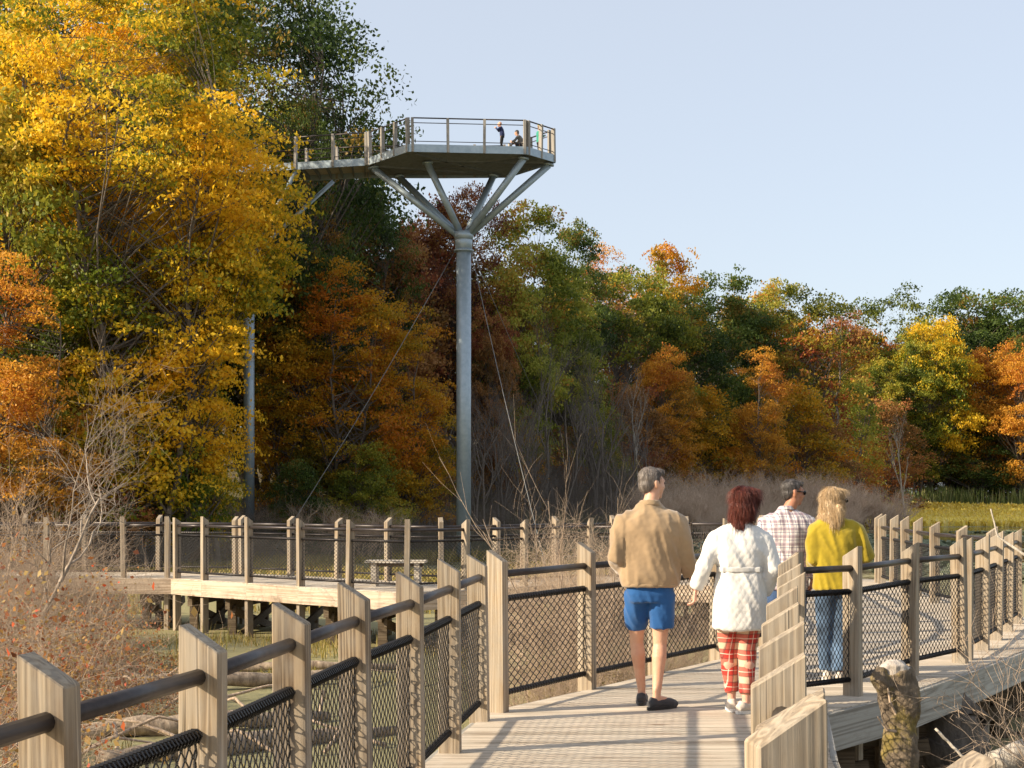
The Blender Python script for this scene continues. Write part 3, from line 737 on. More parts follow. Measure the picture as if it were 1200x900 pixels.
spec = [
 ('tall','lime',622,240,84,.85,'tall lime-green tree top just right of the tower'),
 ('round','lime',598,292,80,.7,'lime and yellow tree close to the right of the tower column'),
 ('round','rust',575,350,76,.55,'russet tree immediately behind the tower column'),
 ('tall','green',672,262,96,.7,'dark green tree beside the lime one right of the tower'),
 ('round','lime',655,310,90,.8,'yellow-green tree below the lime top right of the tower'),
 ('maple','orange',708,283,112,.7,'peach-orange tree top between two green ones'),
 ('tall','gold',782,288,118,.7,'thin golden tree top standing above the green ones'),
 ('wide','olive',742,316,108,.8,'olive green tree under the golden top'),
 ('round','green',800,338,112,.85,'bushy green tree right of the golden top'),
 ('wide','green',838,324,124,.8,'broad dark green tree in the middle of the far shore'),
 ('round','lime',880,326,128,.8,'light green round tree in the middle of the tree line'),
 ('tall','olive',915,330,132,.8,'olive tree left of the open gold and green one'),
 ('open','mixed',950,345,122,.95,'open-crowned tree with red and gold leaves and visible pale limbs'),
 ('round','rust',990,352,134,.6,'pinkish red tree top beside the open-crowned tree'),
 ('round','orange',775,398,102,.8,'round orange tree in front of the dark greens, behind the man'),
 ('low','rust',742,452,98,1.,'low rust tree left of the round orange one'),
 ('low','gold',818,455,106,1.,'low golden tree right of the round orange one'),
 ('maple','orange',892,405,106,.8,'bright orange maple above the plaid man'),
 ('low','gold',930,450,114,1.,'low gold-orange tree beside the bright orange maple'),
 ('low','lime',995,440,120,.85,'small light green tree with a touch of orange'),
 ('open','olive',1045,343,138,.8,'thin-leaved pale tree top against the sky on the right'),
 ('wide','yellow',1092,374,134,.72,'bright yellow tree on the right'),
 ('wide','green',1125,342,150,.9,'dark green tree behind the bright yellow one'),
 ('tall','olive',1075,400,132,.9,'green tree with dark trunk below the bright yellow one'),
 ('round','orange',1162,392,136,.85,'orange-rust tree at the right'),
 ('round','orange',1196,400,132,.9,'orange-rust tree at the right edge of the photo'),
 ('wide','green',1192,343,152,.9,'dark green tree on the skyline at the right edge'),
 ('round','gold',1010,372,140,.8,'golden tree on the skyline left of the thin pale one'),
 ('tall','olive',1030,420,130,.9,'olive tree behind the light green one'),
 ('low','rust',1040,470,126,1.,'low rusty tree left of the pale bare trunk'),
 ('low','rust',962,490,118,1.,'low dark rust tree above the blonde woman'),
 ('low','olive',1118,470,138,1.,'low olive tree above the yellow marsh'),
 ('low','rust',1150,490,140,1.,'low rusty tree above the yellow marsh at the right'),
 ('low','green',860,500,112,1.,'low dark green tree behind the dry shrubs'),
 ('low','olive',700,480,92,1.,'low olive tree behind the bare thicket'),
 ('low','gold',600,480,80,1.,'low golden tree right of the tower column foot'),
 ('low','rust',650,500,86,1.,'low rusty tree in the bare thicket'),
]
for s_ in spec: tree(s_[0], s_[1], s_[2], s_[3], s_[4]+(18 if s_[2] >= 985 else 0), s_[5], s_[6], RF_)
# the next rows inside the wood, which close it towards the back
for k in range(19):
    px = -40+k*70; Z = 100 if px < 560 else 160+8*(k%3)
    top = (120 if px < 330 else 300) if px < 560 else lerp(px, [560,700,850,1000,1300], [320,345,360,385,365])
    tree(['round','tall','wide'][k%3], ['green','olive','green','rust'][k%4], px, top+(k*37)%25, Z, 1.1, 'dark tree deep in the wood, seen only in gaps between nearer trees', 'trees deep in the wood')
for k in range(14):
    px = 40+k*92; Z = 92 if px < 560 else 152
    tree('low', ['green','rust','olive'][k%3], px, 470+(k*29)%30, Z, 1.25, 'low undergrowth tree deep in the wood, seen only in gaps', 'undergrowth deep in the wood')

for k in range(11):
    tree('low', ['green','rust','olive'][k%3], 980+k*26, 478+(k*31)%26, 176+4*(k%2), 1.3, 'low undergrowth tree deep in the wood, seen only in gaps', 'undergrowth deep in the wood')
# ------------------------------------------------------------------ bare trees, shrubs, twigs
def grow(rng, p, d, L, r, lev, out, tips, spread=.6, kids=(3,5), gnarl=.25, upb=.12, seglen=None, shrink=.62):
    k = max(2, int(3+L*1.2)) if seglen is None else max(2, int(L/seglen))
    pts = [p]; dd = d.copy()
    for i_ in range(k):
        dd = dd+rng.normal(size=3)*gnarl*(.5 if i_ == 0 else 1)*.55; dd[2] += upb*.4; dd /= np.linalg.norm(dd)
        pts.append(pts[-1]+dd*L/k)
    rr = r*(1-.62*np.arange(k+1)/k)
    for i_ in range(k): out.append((pts[i_], pts[i_+1], rr[i_], rr[i_+1]))
    if lev == 0: tips.append(pts[-1]); tips.append(pts[-2]); return
    n = rng.integers(kids[0], kids[1]+1)
    for c in range(n):
        f = .3+.7*(c+rng.random())/n; j = min(k-1, int(f*k)); q = pts[j]+(pts[j+1]-pts[j])*(f*k-j)
        side = rng.normal(size=3); side -= dd*side.dot(dd); side /= np.linalg.norm(side)+1e-9
        nd = dd*(1-spread*.5)+side*spread; nd[2] += upb; nd /= np.linalg.norm(nd)
        grow(rng, q, nd, L*shrink*(.7+.6*rng.random()), max(rr[j]*.62, .0016), lev-1, out, tips, spread, kids, gnarl, upb, seglen, shrink)
def twig_mesh(name, seed, stems, L, r, lev, mat, base_r=.2, tilt=.35, **kw):
    rng = np.random.default_rng(seed); out = []; tips = []
    for s_ in range(stems):
        a = rng.random()*6.28; b0 = rng.random()*base_r
        d = np.array([math.cos(a)*tilt*rng.random(), math.sin(a)*tilt*rng.random(), 1.]); d /= np.linalg.norm(d)
        grow(rng, np.array([math.cos(a)*b0, math.sin(a)*b0, -.05]), d, L*(.7+.5*rng.random()), r*(.6+.6*rng.random()), lev, out, tips, **kw)
    a, b, c, d = zip(*out)
    V, Fc = segs(a, b, c, d, 4 if r > .03 else 3)
    m = mesh_np(name, V, Fc, 4, smooth=(r > .03)); m.materials.append(M[mat])
    return m, np.array(tips)
def plant(name, mesh, label, cat, x, y, s=1., rz=0., group=None, z=None, partname='stems', extra=None, sx=1.):
    z = gnd(x, y) if z is None else z
    root = empty(name, (x, y, z-.03), rz, label, cat, group); root.scale = (s*sx, s*sx, s)
    obj(partname, mesh, None, root)
    if extra is not None: obj('foliage', extra, None, root)
    return root
def leaf_extra(seed, tips, mat, n, size, spread=.08, up=.3, droop=.4):
    rng = np.random.default_rng(seed); c = tips[rng.integers(0, len(tips), n)]+rng.normal(size=(n,3))*spread
    V, Fc = leaves(rng, c, size, up=up, droop=droop)
    m = mesh_np('foliage', V, Fc, 4, fac=np.clip(rng.normal(.5,.25,n),0,1)); m.materials.append(mat); return m
# dead shrub masses on the far shore: one plant each
SH = [twig_mesh('stems', 60+k, 26, 2.2, .055, 3, 'twig_pink', base_r=1.3, tilt=1.0, kids=(4,6), spread=.7, gnarl=.3, upb=.25, shrink=.6)[0] for k in range(2)]
SHD = [twig_mesh('stems', 64+k, 22, 2.4, .03, 3, 'twig_dark', base_r=1.2, tilt=.9, kids=(3,6), spread=.7, gnarl=.3, upb=.25, shrink=.6)[0] for k in range(2)]
r_ = random.Random(9)
for k, (px, top, Z) in enumerate([(785,560,98),(805,549,104),(830,552,108),(852,556,112),(872,547,116),(895,552,114),(915,556,118),(935,550,120),(955,556,116),(975,560,120),(998,562,122),(1020,568,122),(1042,578,124),(822,575,98),(865,580,100),(905,582,104),(948,584,108),(990,590,112),(760,566,92),(845,586,92),(890,592,98),(930,596,102)]):
    Z = Z*.88; x = gx(px,Z); h = gz(top,Z)-max(gnd(x,Z),WATER)
    plant('dry_shrub', SH[k%2], 'leafless tan-pink shrub in the mass along the far shore', 'shrub', x, Z, h/4.0, r_.random()*6, 'dry shrubs along the far shore', z=max(gnd(x,Z),WATER), sx=1.25)
for k, (px, top, Z) in enumerate([(575,560,70),(605,545,74),(630,550,76),(655,530,80),(680,545,82),(705,535,86),(730,545,88),(755,548,90),(590,585,64),(640,580,68),(690,578,74),(735,580,80),(520,585,62),(470,590,60),(620,500,84),(700,500,90)]):
    x = gx(px,Z); h = gz(top,Z)-max(gnd(x,Z),WATER)
    plant('bare_bush', SHD[k%2], 'leafless grey-brown bush in the thicket right of the tower column', 'shrub', x, Z, h/4.2, r_.random()*6, 'bare bushes of the thicket', z=max(gnd(x,Z),WATER), sx=1.1)
for k, (px, top, Z) in enumerate([(85,578,52),(118,575,54),(150,572,56),(185,584,54),(215,588,56),(250,582,58),(280,590,56),(320,592,57),(365,588,58),(415,592,58),(30,570,50),(-10,560,50)]):
    x = gx(px,Z); h = gz(top,Z)-max(gnd(x,Z),WATER)
    plant('bank_shrub', (SH+SHD)[k%4], 'low tangled leafless shrub on the left bank behind the distant railing', 'shrub', x, Z, h/4.0, r_.random()*6, 'tangled shrubs on the left bank', z=max(gnd(x,Z),WATER), sx=1.5)
BT = [twig_mesh('trunk', 80+k, 1+k, 5.5, .11, 4, 'twig_dark', base_r=.3, tilt=.25, kids=(4,6), spread=.5, gnarl=.16, upb=.22, shrink=.52)[0] for k in range(3)]
for k, (px, top, Z, s_, rz) in enumerate([(640,330,80,1.,0),(672,340,84,1,1),(700,400,84,1,2),(742,430,88,1,3),(610,400,74,.9,4),(588,430,72,1,5),(660,430,76,1,1.5),(500,400,68,1,.3),(560,440,66,1,2.2),(760,460,92,1,3.3),(720,470,80,1,.7),(625,470,70,1,4.4)]):
    x = gx(px,Z); g0 = gnd(x,Z); h = gz(top,Z)-g0
    plant('bare_tree', BT[k%3], 'slender leafless grey tree in the thicket around the tower column', 'tree', x, Z, h/9.5, rz, 'bare trees of the thicket', partname='trunk')
PT_ = twig_mesh('trunk', 91, 1, 6.0, .10, 4, 'bark_pale', base_r=.1, tilt=.1, kids=(4,5), spread=.4, gnarl=.12, upb=.3, shrink=.42)[0]
plant('dead_tree', PT_, 'pale bare dead tree standing alone above the yellow marsh', 'tree', gx(1063,124), 124, (gz(500,124)-gnd(gx(1063,124),124))/8.8, 1.0, partname='trunk')
plant('dead_tree', PT_, 'pale leafless sapling among the dry shrubs above the man', 'tree', gx(745,93), 93, (gz(455,93)-gnd(gx(745,93),93))/8.8, 3.0, partname='trunk')
# pale bare tree at the left
wt_, wtips = twig_mesh('trunk', 108, 1, 3.1, .070, 4, 'bark_grey', base_r=.02, tilt=.02, kids=(4,5), spread=.85, gnarl=.36, upb=.16, seglen=.24, shrink=.64)
plant('bare_tree', wt_, 'gnarled pale leafless tree at the left edge, leaning over the brush', 'tree', gx(46,21), 21, (gz(300,21)-gnd(gx(46,21),21))/5.6, .9, partname='trunk')
# brush at the left with red leaves
BR = []
for k in range(3):
    m_, tp = twig_mesh('stems', 120+k, 9, 1.25, .013, 3, 'twig', base_r=.5, tilt=.8, kids=(3,5), spread=.8, gnarl=.42, upb=.10, seglen=.12, shrink=.62)
    BR.append((m_, leaf_extra(130+k, tp, L_['shrub'], 330, .058, .05)))
m_, tp = twig_mesh('stems', 126, 12, 1.1, .011, 3, 'twig', base_r=.5, tilt=1.2, kids=(3,5), spread=.8, gnarl=.45, upb=0., seglen=.12, shrink=.62)
BR.append((m_, leaf_extra(136, tp, L_['shrub'], 750, .062, .07)))
bl = [(-3.9,9.2,.95,0),(-4.6,10.6,1.1,1),(-5.3,12.2,1.2,2),(-5.7,13.6,1.15,0),(-3.3,7.6,.85,1),(-6.5,15.5,1.2,1),(-7.6,17.9,1.2,2),(-8.6,20.2,1.1,0),
 (-3.7,10.6,.7,3),(-4.5,12.4,.85,3),(-4.6,14.2,.75,3),(-5.2,16.0,.8,3),(-2.6,6.4,.62,2),(-2.75,7.7,.5,3),(-3.1,8.8,.6,3),
 (-4.9,18.0,.72,3),(-5.5,20.2,.7,3),(-4.3,16.2,.5,3),(-6.3,18.8,.8,3),(-4.2,17.0,.55,3),(-7.2,21.5,.8,3),(-6.2,22.5,.55,1),(-6.9,19.6,1.0,0),(-5.6,17.4,.85,2)]
for k, (x, y, s_, t_) in enumerate(bl):
    z0 = max(gnd(x,y), WATER-.05)
    plant('brush', BR[t_][0], ('low brush thick with red and tan dead leaves, on the left bank' if t_ == 3 else 'tall tangled brush with a few red leaves at the left edge'), 'bush', x, y, s_, r_.random()*6,
          'leafy brush on the left bank' if t_ == 3 else 'tall brush at the left edge', z=z0, extra=BR[t_][1])
# dry bush behind the left railing bend
DB = [twig_mesh('stems', 150+k, 20, 1.25, .016, 3, 'twig', base_r=.55, tilt=.9, kids=(4,6), spread=.75, gnarl=.4, upb=.14, seglen=.13, shrink=.6)[0] for k in range(2)]
for k, (px, Z, h_) in enumerate([(-34,23,3.9),(30,24.5,2.6),(84,24,2.2),(122,24.8,1.8),(2,20,2.2)]):
    plant('tall_brush', DB[k%2], ['leafless tangled bush at the very left edge, taller than the rest','leafless tangled bush in front of the pale tree trunk','leafless tangled bush right of the pale tree','lowest leafless bush in front of the left end of the distant boardwalk','leafless bush below the pale tree at the left edge'][k], 'bush', gx(px,Z), Z, h_/2.6, k*1.3, 'tangled bushes at the left', z=max(gnd(gx(px,Z),Z),WATER-.05))
for k, (x, y, s_) in enumerate([(.75,17.6,1.1),(1.4,19.0,1.0),(.1,16.6,.75),(1.9,17.6,.75),(.6,20.6,1.05),(1.1,15.8,.6),(.3,15.0,.5),(1.9,16.2,.5)]):
    plant('dry_bush', DB[k%2], 'bleached leafless bush tangled between the near railing and the distant boardwalk', 'bush', x, y, s_, r_.random()*6, 'bleached bushes inside the bend', z=max(gnd(x,y),WATER-.05))
sp, _ = twig_mesh('stems', 170, 4, 2.2, .014, 2, 'twig', base_r=.3, tilt=.35, kids=(3,4), spread=.45, gnarl=.16, upb=.2, seglen=.2, shrink=.45)
plant('sapling', sp, 'thin upright shoots rising above the bleached bushes', 'sapling', .68, 17.3, 1.15, .5, z=WATER)
# twigs at the lower right and their leaning branch
RT = [twig_mesh('stems', 180+k, 7, 1.05, .011, 3, 'twig', base_r=.35, tilt=.8, kids=(2,4), spread=.7, gnarl=.35, upb=.1, seglen=.1, shrink=.6)[0] for k in range(2)]
for k, (x, y, s_) in enumerate([(3.05,7.7,1.0),(3.4,8.4,1.15),(3.75,8.9,1.25),(4.2,9.8,1.2),(2.75,7.3,.75),(4.6,10.6,1.1),(3.3,7.3,.9)]):
    plant('dry_bush', RT[k%2], 'thin leafless twigs below the deck edge at the lower right', 'bush', x, y, s_, r_.random()*6, 'bare twigs at the lower right', z=max(gnd(x,y),WATER))
def limb(name, pts, rad, mat, label, cat, n=10, seed=0, group=None, rough=.12, z=None):
    rg = np.random.default_rng(seed); P = [Vector(p) for p in pts]; o0 = P[0].copy()
    fine = []; rr = []
    for i_ in range(len(P)-1):
        for j in range(6):
            t_ = j/6; fine.append(P[i_].lerp(P[i_+1], t_)-o0); rr.append(rad[i_]*(1-t_)+rad[i_+1]*t_)
    fine.append(P[-1]-o0); rr.append(rad[-1])
    fine = [p+Vector(rg.normal(size=3)*rr[i_]*rough*(0 if i_ == 0 else 1)) for i_, p in enumerate(fine)]
    rr = [r*(1+rg.normal()*rough*.6) for r in rr]
    q = MB(); q.tube(fine, rr, n); o = q.build(name, M[mat], None, True, loc=o0); return tag(o, label, cat, group)
limb('branch', [(3.3,7.6,-.5),(3.3,7.8,.35),(3.15,8.0,.95),(2.98,8.1,1.22),(2.80,8.2,1.36),(2.76,8.2,1.52)], [.022,.018,.014,.010,.007,.004], 'bark_pale', 'crooked pale branch sticking up at the right edge in front of the marsh', 'branch', 6, 3)
# curled dead twig by the stump
limb('branch', [(2.50,8.4,.22),(2.62,8.3,.08),(2.72,8.25,.02),(2.86,8.3,-.02),(3.0,8.3,-.03),(3.06,8.3,.12)], [.009,.009,.008,.007,.006,.004], 'bark_pale', 'short curled dead branch beside the mossy stump', 'branch', 6, 4)
# mossy stump
st = empty('tree_stump', (2.42,8.45,gnd(2.42,8.45)), 0, 'leaning mossy tree stump with a pale cut top beside the deck', 'stump')
z0 = st.location.z
rg = np.random.default_rng(5); pts = []; rr = []
for k in range(26):
    t_ = k/25; pts.append((.02-.16*t_+.015*math.sin(k*.9), .02*math.sin(k*.6), (.56-z0)*t_)); rr.append(.120-.02*t_+(.012*math.sin(k*1.7)+.008*rg.normal()))
rr[-2] += .012; rr[-3] += .02; rr[-4] += .015; rr[-1] = rr[-2]-.01
q = MB(); q.tube(pts, rr, 20); tz = pts[-1]
q.tube([(tz[0]-.06,tz[1]-.05,tz[2]-.12),(tz[0]-.11,tz[1]-.08,tz[2]-.04),(tz[0]-.09,tz[1]-.06,tz[2]+.02)], [.05,.055,.03], 10)
def ds(p): return .011*noise.noise(p*14)+.008*noise.noise(p*45)
q.skin('trunk', M['moss'], st, .011, 1, ds)
q = MB(); q.tube([(tz[0],tz[1],tz[2]-.04),(tz[0]+.0,tz[1],tz[2]+.008),(tz[0]+.005,tz[1]+.02,tz[2]+.03)], [.094,.098,.06], 22)
q.skin('cut_face', M['cut'], st, .008, 4, lambda p: .008*noise.noise(p*30))
for pp in (((-.18,-.1,1.25),(-.25,-.14,1.38),(-.27,-.14,1.5)), ((-.16,-.1,1.2),(-.27,-.15,1.22),(-.33,-.16,1.3))):
    q = MB(); q.tube([Vector(p)+Vector((.05,.04,(.56-z0)-1.56)) for p in pp], [.012,.008,.004], 6); q.build('twig', M['twig'], st)
limb('broken_stump', [(4.02,12.98,-1.3),(4.0,12.95,-.7),(3.98,12.9,-.33)], [.34,.31,.29], 'bark', 'dark broken trunk standing in the shade under the deck edge', 'stump', 16, 8)
limb('log', [(3.2,9.5,-.20),(3.6,9.6,-.10),(4.6,9.9,-.45)], [.085,.09,.10], 'bark_pale', 'pale bleached log at the bottom right corner', 'log', 12, 9)
# logs in the pond at the left
LG = [((-4.6,13.4,-.93),(-2.9,13.9,-.88),(-1.4,14.6,-.9),.12,.16,'pale thick log lying nearest the railing in the pond'),
      ((-5.2,14.9,-.90),(-3.4,15.2,-.82),(-1.7,15.9,-.88),.10,.14,'long grey log behind the thickest one in the pond'),
      ((-3.4,16.9,-.92),(-2.3,16.8,-.88),(-1.3,17.1,-.94),.07,.09,'thin dark log farthest out on the duckweed'),
      ((-4.1,12.1,-.95),(-2.8,12.5,-.86),(-1.7,13.2,-.92),.13,.10,'weathered log half under the red-leaved brush'),
      ((-6.1,16.4,-.85),(-4.9,16.0,-.70),(-3.8,15.3,-.88),.08,.11,'log propped on the left mudbank'),
      ((-3.2,11.0,-.95),(-2.2,11.6,-.88),(-1.0,12.5,-.95),.14,.12,'broad rotting log seen through the near chain link'),
      ((-2.6,9.6,-.96),(-1.6,10.3,-.88),(-.8,11.4,-.95),.11,.12,'rotting log right beside the near railing'),
      ((-7.6,20.5,-.8),(-6.4,19.2,-.45),(-5.7,18.2,-.75),.09,.08,'grey dead limb leaning on the brush at the left'),
      ((.2,14.3,-.9),(1.1,15.1,-.75),(2.2,16.6,-.9),.10,.12,'dead log under the bleached bushes inside the bend')]
LG = [g_ for k, g_ in enumerate(LG) if k not in (0, 6)]
LG = [tuple((p[0]*(1.24 if k < 5 else 1), p[1]*(1.24 if k < 5 else 1), p[2]-.02) for p in g_[:3])+(g_[3]*.8, g_[4]*.8, g_[5]) for k, g_ in enumerate(LG)]
for k, (a, b_, c, r0, r1, lb) in enumerate(LG): limb('log', [a,b_,c], [r0,(r0+r1)/2*1.1,r1*.6], 'log', lb, 'log', 12, 20+k, rough=.16)
for k in range(26):
    x = -5.2+r_.random()*4.0; y = 13.5+r_.random()*6.5; a = r_.random()*3.1; L = .5+r_.random()*1.1
    if x > -.9-(0)*y: continue
    limb('stick', [(x,y,WATER+.03),(x+math.cos(a)*L*.5,y+math.sin(a)*L*.5,WATER+.10+.25*r_.random()),(x+math.cos(a)*L,y+math.sin(a)*L,WATER+.05+.2*r_.random())], [.022,.017,.008], 'twig', 'bare dead stick lying among the logs in the pond', 'stick', 5, 60+k, 'sticks among the logs')
for k, (x, y) in enumerate([(.9,14.2),(1.5,14.6)]):
    limb('tree_stump', [(x,y,-1.2),(x+.05,y,-.7),(x+.02,y,-.45)], [.19,.16,.14], 'log', ['broken stump under the rail behind the man','second broken stump right of the first, behind the man'][k], 'stump', 14, 90+k)

# ------------------------------------------------------------------ grasses and marsh plants
def blades(name, seed, xy, z, h, wd, mat, kind='stuff', lean=.35):
    rng = np.random.default_rng(seed); n = len(xy)
    a = rng.random(n)*6.28; l = rng.random(n)*lean; hh = h*(.5+.8*rng.random(n))
    b0 = np.column_stack([xy, z]); wv_ = np.stack([np.cos(a+1.57), np.sin(a+1.57), np.zeros(n)], 1)*wd/2
    d = np.stack([np.cos(a), np.sin(a), np.zeros(n)], 1)
    mid = b0+d*(l*hh*.35)[:,None]+np.array([0,0,1])*(hh*.6)[:,None]; tip = b0+d*(l*hh)[:,None]+np.array([0,0,1])*(hh*(1-.25*l))[:,None]
    V = np.stack([b0-wv_, b0+wv_, mid+wv_*.8, mid-wv_*.8, tip], 1).reshape(-1,3)
    k = np.arange(n)[:,None]*5
    Fc = np.concatenate([k+np.array([[0,1,2]]), k+np.array([[0,2,3]]), k+np.array([[3,2,4]])], 1).reshape(-1)
    m = mesh_np(name, V, Fc, 3, fac=np.repeat(np.clip(rng.normal(.5,.28,n),0,1),3)); o = obj(name, m, mat); return tag(o, kind=kind)
rng = np.random.default_rng(3)
def scatter(n, x0, x1, y0, y1, f=None, cell=None):
    p = np.column_stack([rng.uniform(x0,x1,n), rng.uniform(y0,y1,n)])
    if f is not None: p = p[np.array([f(a, b) for a, b in p])]
    return p
cl_ = lambda s, t_, o=0: (lambda x, y: noise.noise(Vector((x*s, y*s, o))) > t_)
# tufts at the foot of the far deck
pt = scatter(16000, -12, 1.5, 19.5, 26.5, lambda x, y: noise.noise(Vector((x*.7,y*.7,2))) > .40-(.38 if y > 22.6 else 0))
o = blades('reed_grass', 1, pt, np.full(len(pt), WATER-.02), .17, .014, M['grass'], lean=.9)
pt = scatter(900, -11, -2, 21.4, 24.6, cl_(.9,.2,5))
o = blades('reed_grass', 2, pt, np.full(len(pt), WATER-.02), .5, .018, M['grass'], lean=.7)
pt = scatter(3200, -7, -1.2, 12, 21, cl_(.9,.4,8))
o = blades('reed_grass', 3, pt, np.full(len(pt), WATER-.02), .16, .014, M['grass'], lean=.9)
pt = scatter(60000, -20, 9, 31, 62, cl_(.16,-.02,11))
o = blades('marsh_grass', 4, pt, np.full(len(pt), WATER-.02), .30, .04, M['grass'], lean=.9)
pt = scatter(6000, .2, 4, 13.5, 21, lambda x, y: x < 2.2+(y-14)*.12 and noise.noise(Vector((x,y,4))) > -.1)
o = blades('reed_grass', 5, pt, ground(pt[:,0],pt[:,1]).clip(WATER), .26, .014, M['grass'], lean=.9)
pt = scatter(9000, 2.9, 8, 5.5, 12, lambda x, y: noise.noise(Vector((x,y,7))) > -.05)
o = blades('reed_grass', 6, pt, ground(pt[:,0],pt[:,1]).clip(WATER), .12, .012, M['grass'], lean=.9)
# yellow marsh strip on the right
pt = scatter(95000, 20, 75, 112, 146, lambda x, y: y > 117+4*noise.noise(Vector((x*.2,y*.05,1)))+max(0,(32-x))*.5 and x > 22)
o = blades('yellow_marsh_plants', 7, pt, ground(pt[:,0],pt[:,1]).clip(WATER)-.02, .60, .24, M['marsh'], lean=1.1)
pt = scatter(4200, 34, 75, 146, 150, cl_(.25,-.05,3))
o = blades('cattails', 8, pt, ground(pt[:,0],pt[:,1]), 1.7, .10, M['cattail'], lean=.3)
# lily pads: small flat floating leaves
def pads(name, seed, pt, r, mat):
    rng = np.random.default_rng(seed); n = len(pt); a = np.arange(6)*math.pi/3
    rad = r*(.5+.9*rng.random(n)); z = WATER+.01+rng.random(n)*.06; tl = rng.normal(size=(n,2))*.25
    X = pt[:,0:1]+np.cos(a)*rad[:,None]; Y = pt[:,1:2]+np.sin(a)*rad[:,None]
    Z = z[:,None]+(np.cos(a)*tl[:,0:1]+np.sin(a)*tl[:,1:2])*rad[:,None]
    V = np.stack([X,Y,Z],-1).reshape(-1,3)
    m = mesh_np(name, V, np.arange(n*6), 6, fac=np.clip(rng.normal(.4,.3,n),0,1)); return tag(obj(name, m, mat), kind='stuff')
pads('lily_pads', 1, scatter(52000, 2, 75, 32, 100, lambda x, y: noise.noise(Vector((x*.13,y*.07,9))) > -.12 and x > (y-60)*.1+2), .17, M['pad'])
# fallen leaves on the bank at the left
pt = scatter(26000, -12, -2.2, 8, 23, lambda x, y: ground(x,y) > WATER-.12)
V, Fc = leaves(rng, np.column_stack([pt, np.maximum(ground(pt[:,0],pt[:,1]), WATER)+.02+.10*rng.random(len(pt))**2]), .07, up=1.2)
tag(obj('fallen_leaves', mesh_np('fallen_leaves', V, Fc, 4, fac=rng.random(len(pt))), M['litter']), kind='stuff')
# ------------------------------------------------------------------ people
def cloth(name, col, rough=.85, var=.12, sc=60, bump=.15, sheen=.2):
    t = NT(name); o = t.obj(); n = t.noise(o, sc, 3, .6); big = t.noise(o, 5, 3, .6)
    c2 = tuple(max(0, c*(1-var*2)) for c in col)
    c = t.mix(t.ramp(big, [(.3,0.),(.7,1.)]), col, c2)
    return t.done(t.pbr(c, rough, nrm=t.bump(n, bump, .002), **{'Sheen Weight': sheen, 'Specular IOR Level': .25}))
def skin_mat(name, col):
    t = NT(name); o = t.obj(); n = t.noise(o, 14, 3, .6)
    c = t.mix(t.ramp(n, [(.35,0.),(.7,.5)]), col, (col[0]*.85, col[1]*.66, col[2]*.6))
    return t.done(t.pbr(c, .5, **{'Subsurface Weight': .08, 'Subsurface Radius': (.02,.008,.004), 'Specular IOR Level': .35}))
def hair_mat(name, c1, c2, c3):
    t = NT(name); o = t.mapping(t.obj(), (1,1,.10)); n = t.noise(o, 95, 4, .7, .8); b_ = t.noise(o, 24, 3, .6, .5)
    f = t.math('ADD', t.math('MULTIPLY', n, .6), t.math('MULTIPLY', b_, .45))
    return t.done(t.pbr(t.ramp(f, [(.32,c1),(.52,c2),(.72,c3)]), .42, nrm=t.bump(f, .8, .012), **{'Specular IOR Level': .45}))
def stripes(t, v, freq, off=0., w_=.5):
    fr = t.math('FRACT', t.math('MULTIPLY_ADD', v, freq, off))
    return t.math('LESS_THAN', t.math('ABSOLUTE', t.math('SUBTRACT', fr, .5)), w_/2)
def plaid(name, base, bands, rough=.85, kx=1.0):
    """bands: (freq, offset, width, colour, strength)"""
    t = NT(name); sep = t.n('ShaderNodeSeparateXYZ', {0: t.obj()})
    wob = t.math('MULTIPLY', t.math('SUBTRACT', t.noise(t.obj(), 6, 2), .5), .015)
    x = t.math('ADD', t.math('MULTIPLY_ADD', sep.outputs[1], .5, sep.outputs[0]), wob); z = t.math('ADD', sep.outputs[2], wob)
    col = None; cur = base
    for f, off, w_, c, s_ in bands:
        for v in (x, z):
            m_ = t.math('MULTIPLY', stripes(t, v, f, off, w_), s_); cur = t.mix(m_, cur, c)
    n = t.noise(t.obj(), 60, 3)
    return t.done(t.pbr(cur, rough, nrm=t.bump(n, .15, .002), **{'Specular IOR Level': .2}))
def quilt(name, col):
    t = NT(name); sep = t.n('ShaderNodeSeparateXYZ', {0: t.obj()})
    x = t.math('MULTIPLY_ADD', sep.outputs[1], .7, sep.outputs[0])
    hs = []
    for sg in (1, -1):
        u = t.math('MULTIPLY', t.math('MULTIPLY_ADD', sep.outputs[2], .72*sg, x), 21.)
        d = t.math('ABSOLUTE', t.math('SUBTRACT', t.math('FRACT', u), .5)); hs.append(t.math('POWER', t.math('SUBTRACT', 1., t.math('MULTIPLY', d, 2.)), .45))
    h = t.math('MULTIPLY', hs[0], hs[1]); g_ = t.ramp(h, [(.0,1.),(.35,0.)])
    c = t.mix(t.math('MULTIPLY', g_, .12), col, tuple(q_*.72 for q_ in col))
    n = t.noise(t.obj(), 22, 3)
    return t.done(t.pbr(c, .55, nrm=t.bump(t.math('ADD', h, t.math('MULTIPLY', n, 1.3)), .24, .008), **{'Specular IOR Level': .35}))
K = {}
K['skin1'] = skin_mat('skin_tanned', (.62,.36,.24)); K['skin2'] = skin_mat('skin_light', (.66,.37,.27)); K['skin3'] = skin_mat('skin_olive', (.42,.20,.12))
K['fleece'] = cloth('tan_fleece', (.37,.255,.145), .95, .14, 90, .3, .4); K['shorts'] = cloth('blue_cotton', (.018,.10,.30), .85, .12, 120)
K['shoe_dark'] = cloth('dark_canvas_shoe', (.055,.055,.06), .8); K['sole'] = cloth('dark_rubber_sole', (.03,.028,.026), .7)
K['coat'] = quilt('white_quilted_fabric', (.66,.64,.60)); K['belt'] = cloth('white_belt_fabric', (.62,.60,.56), .6)
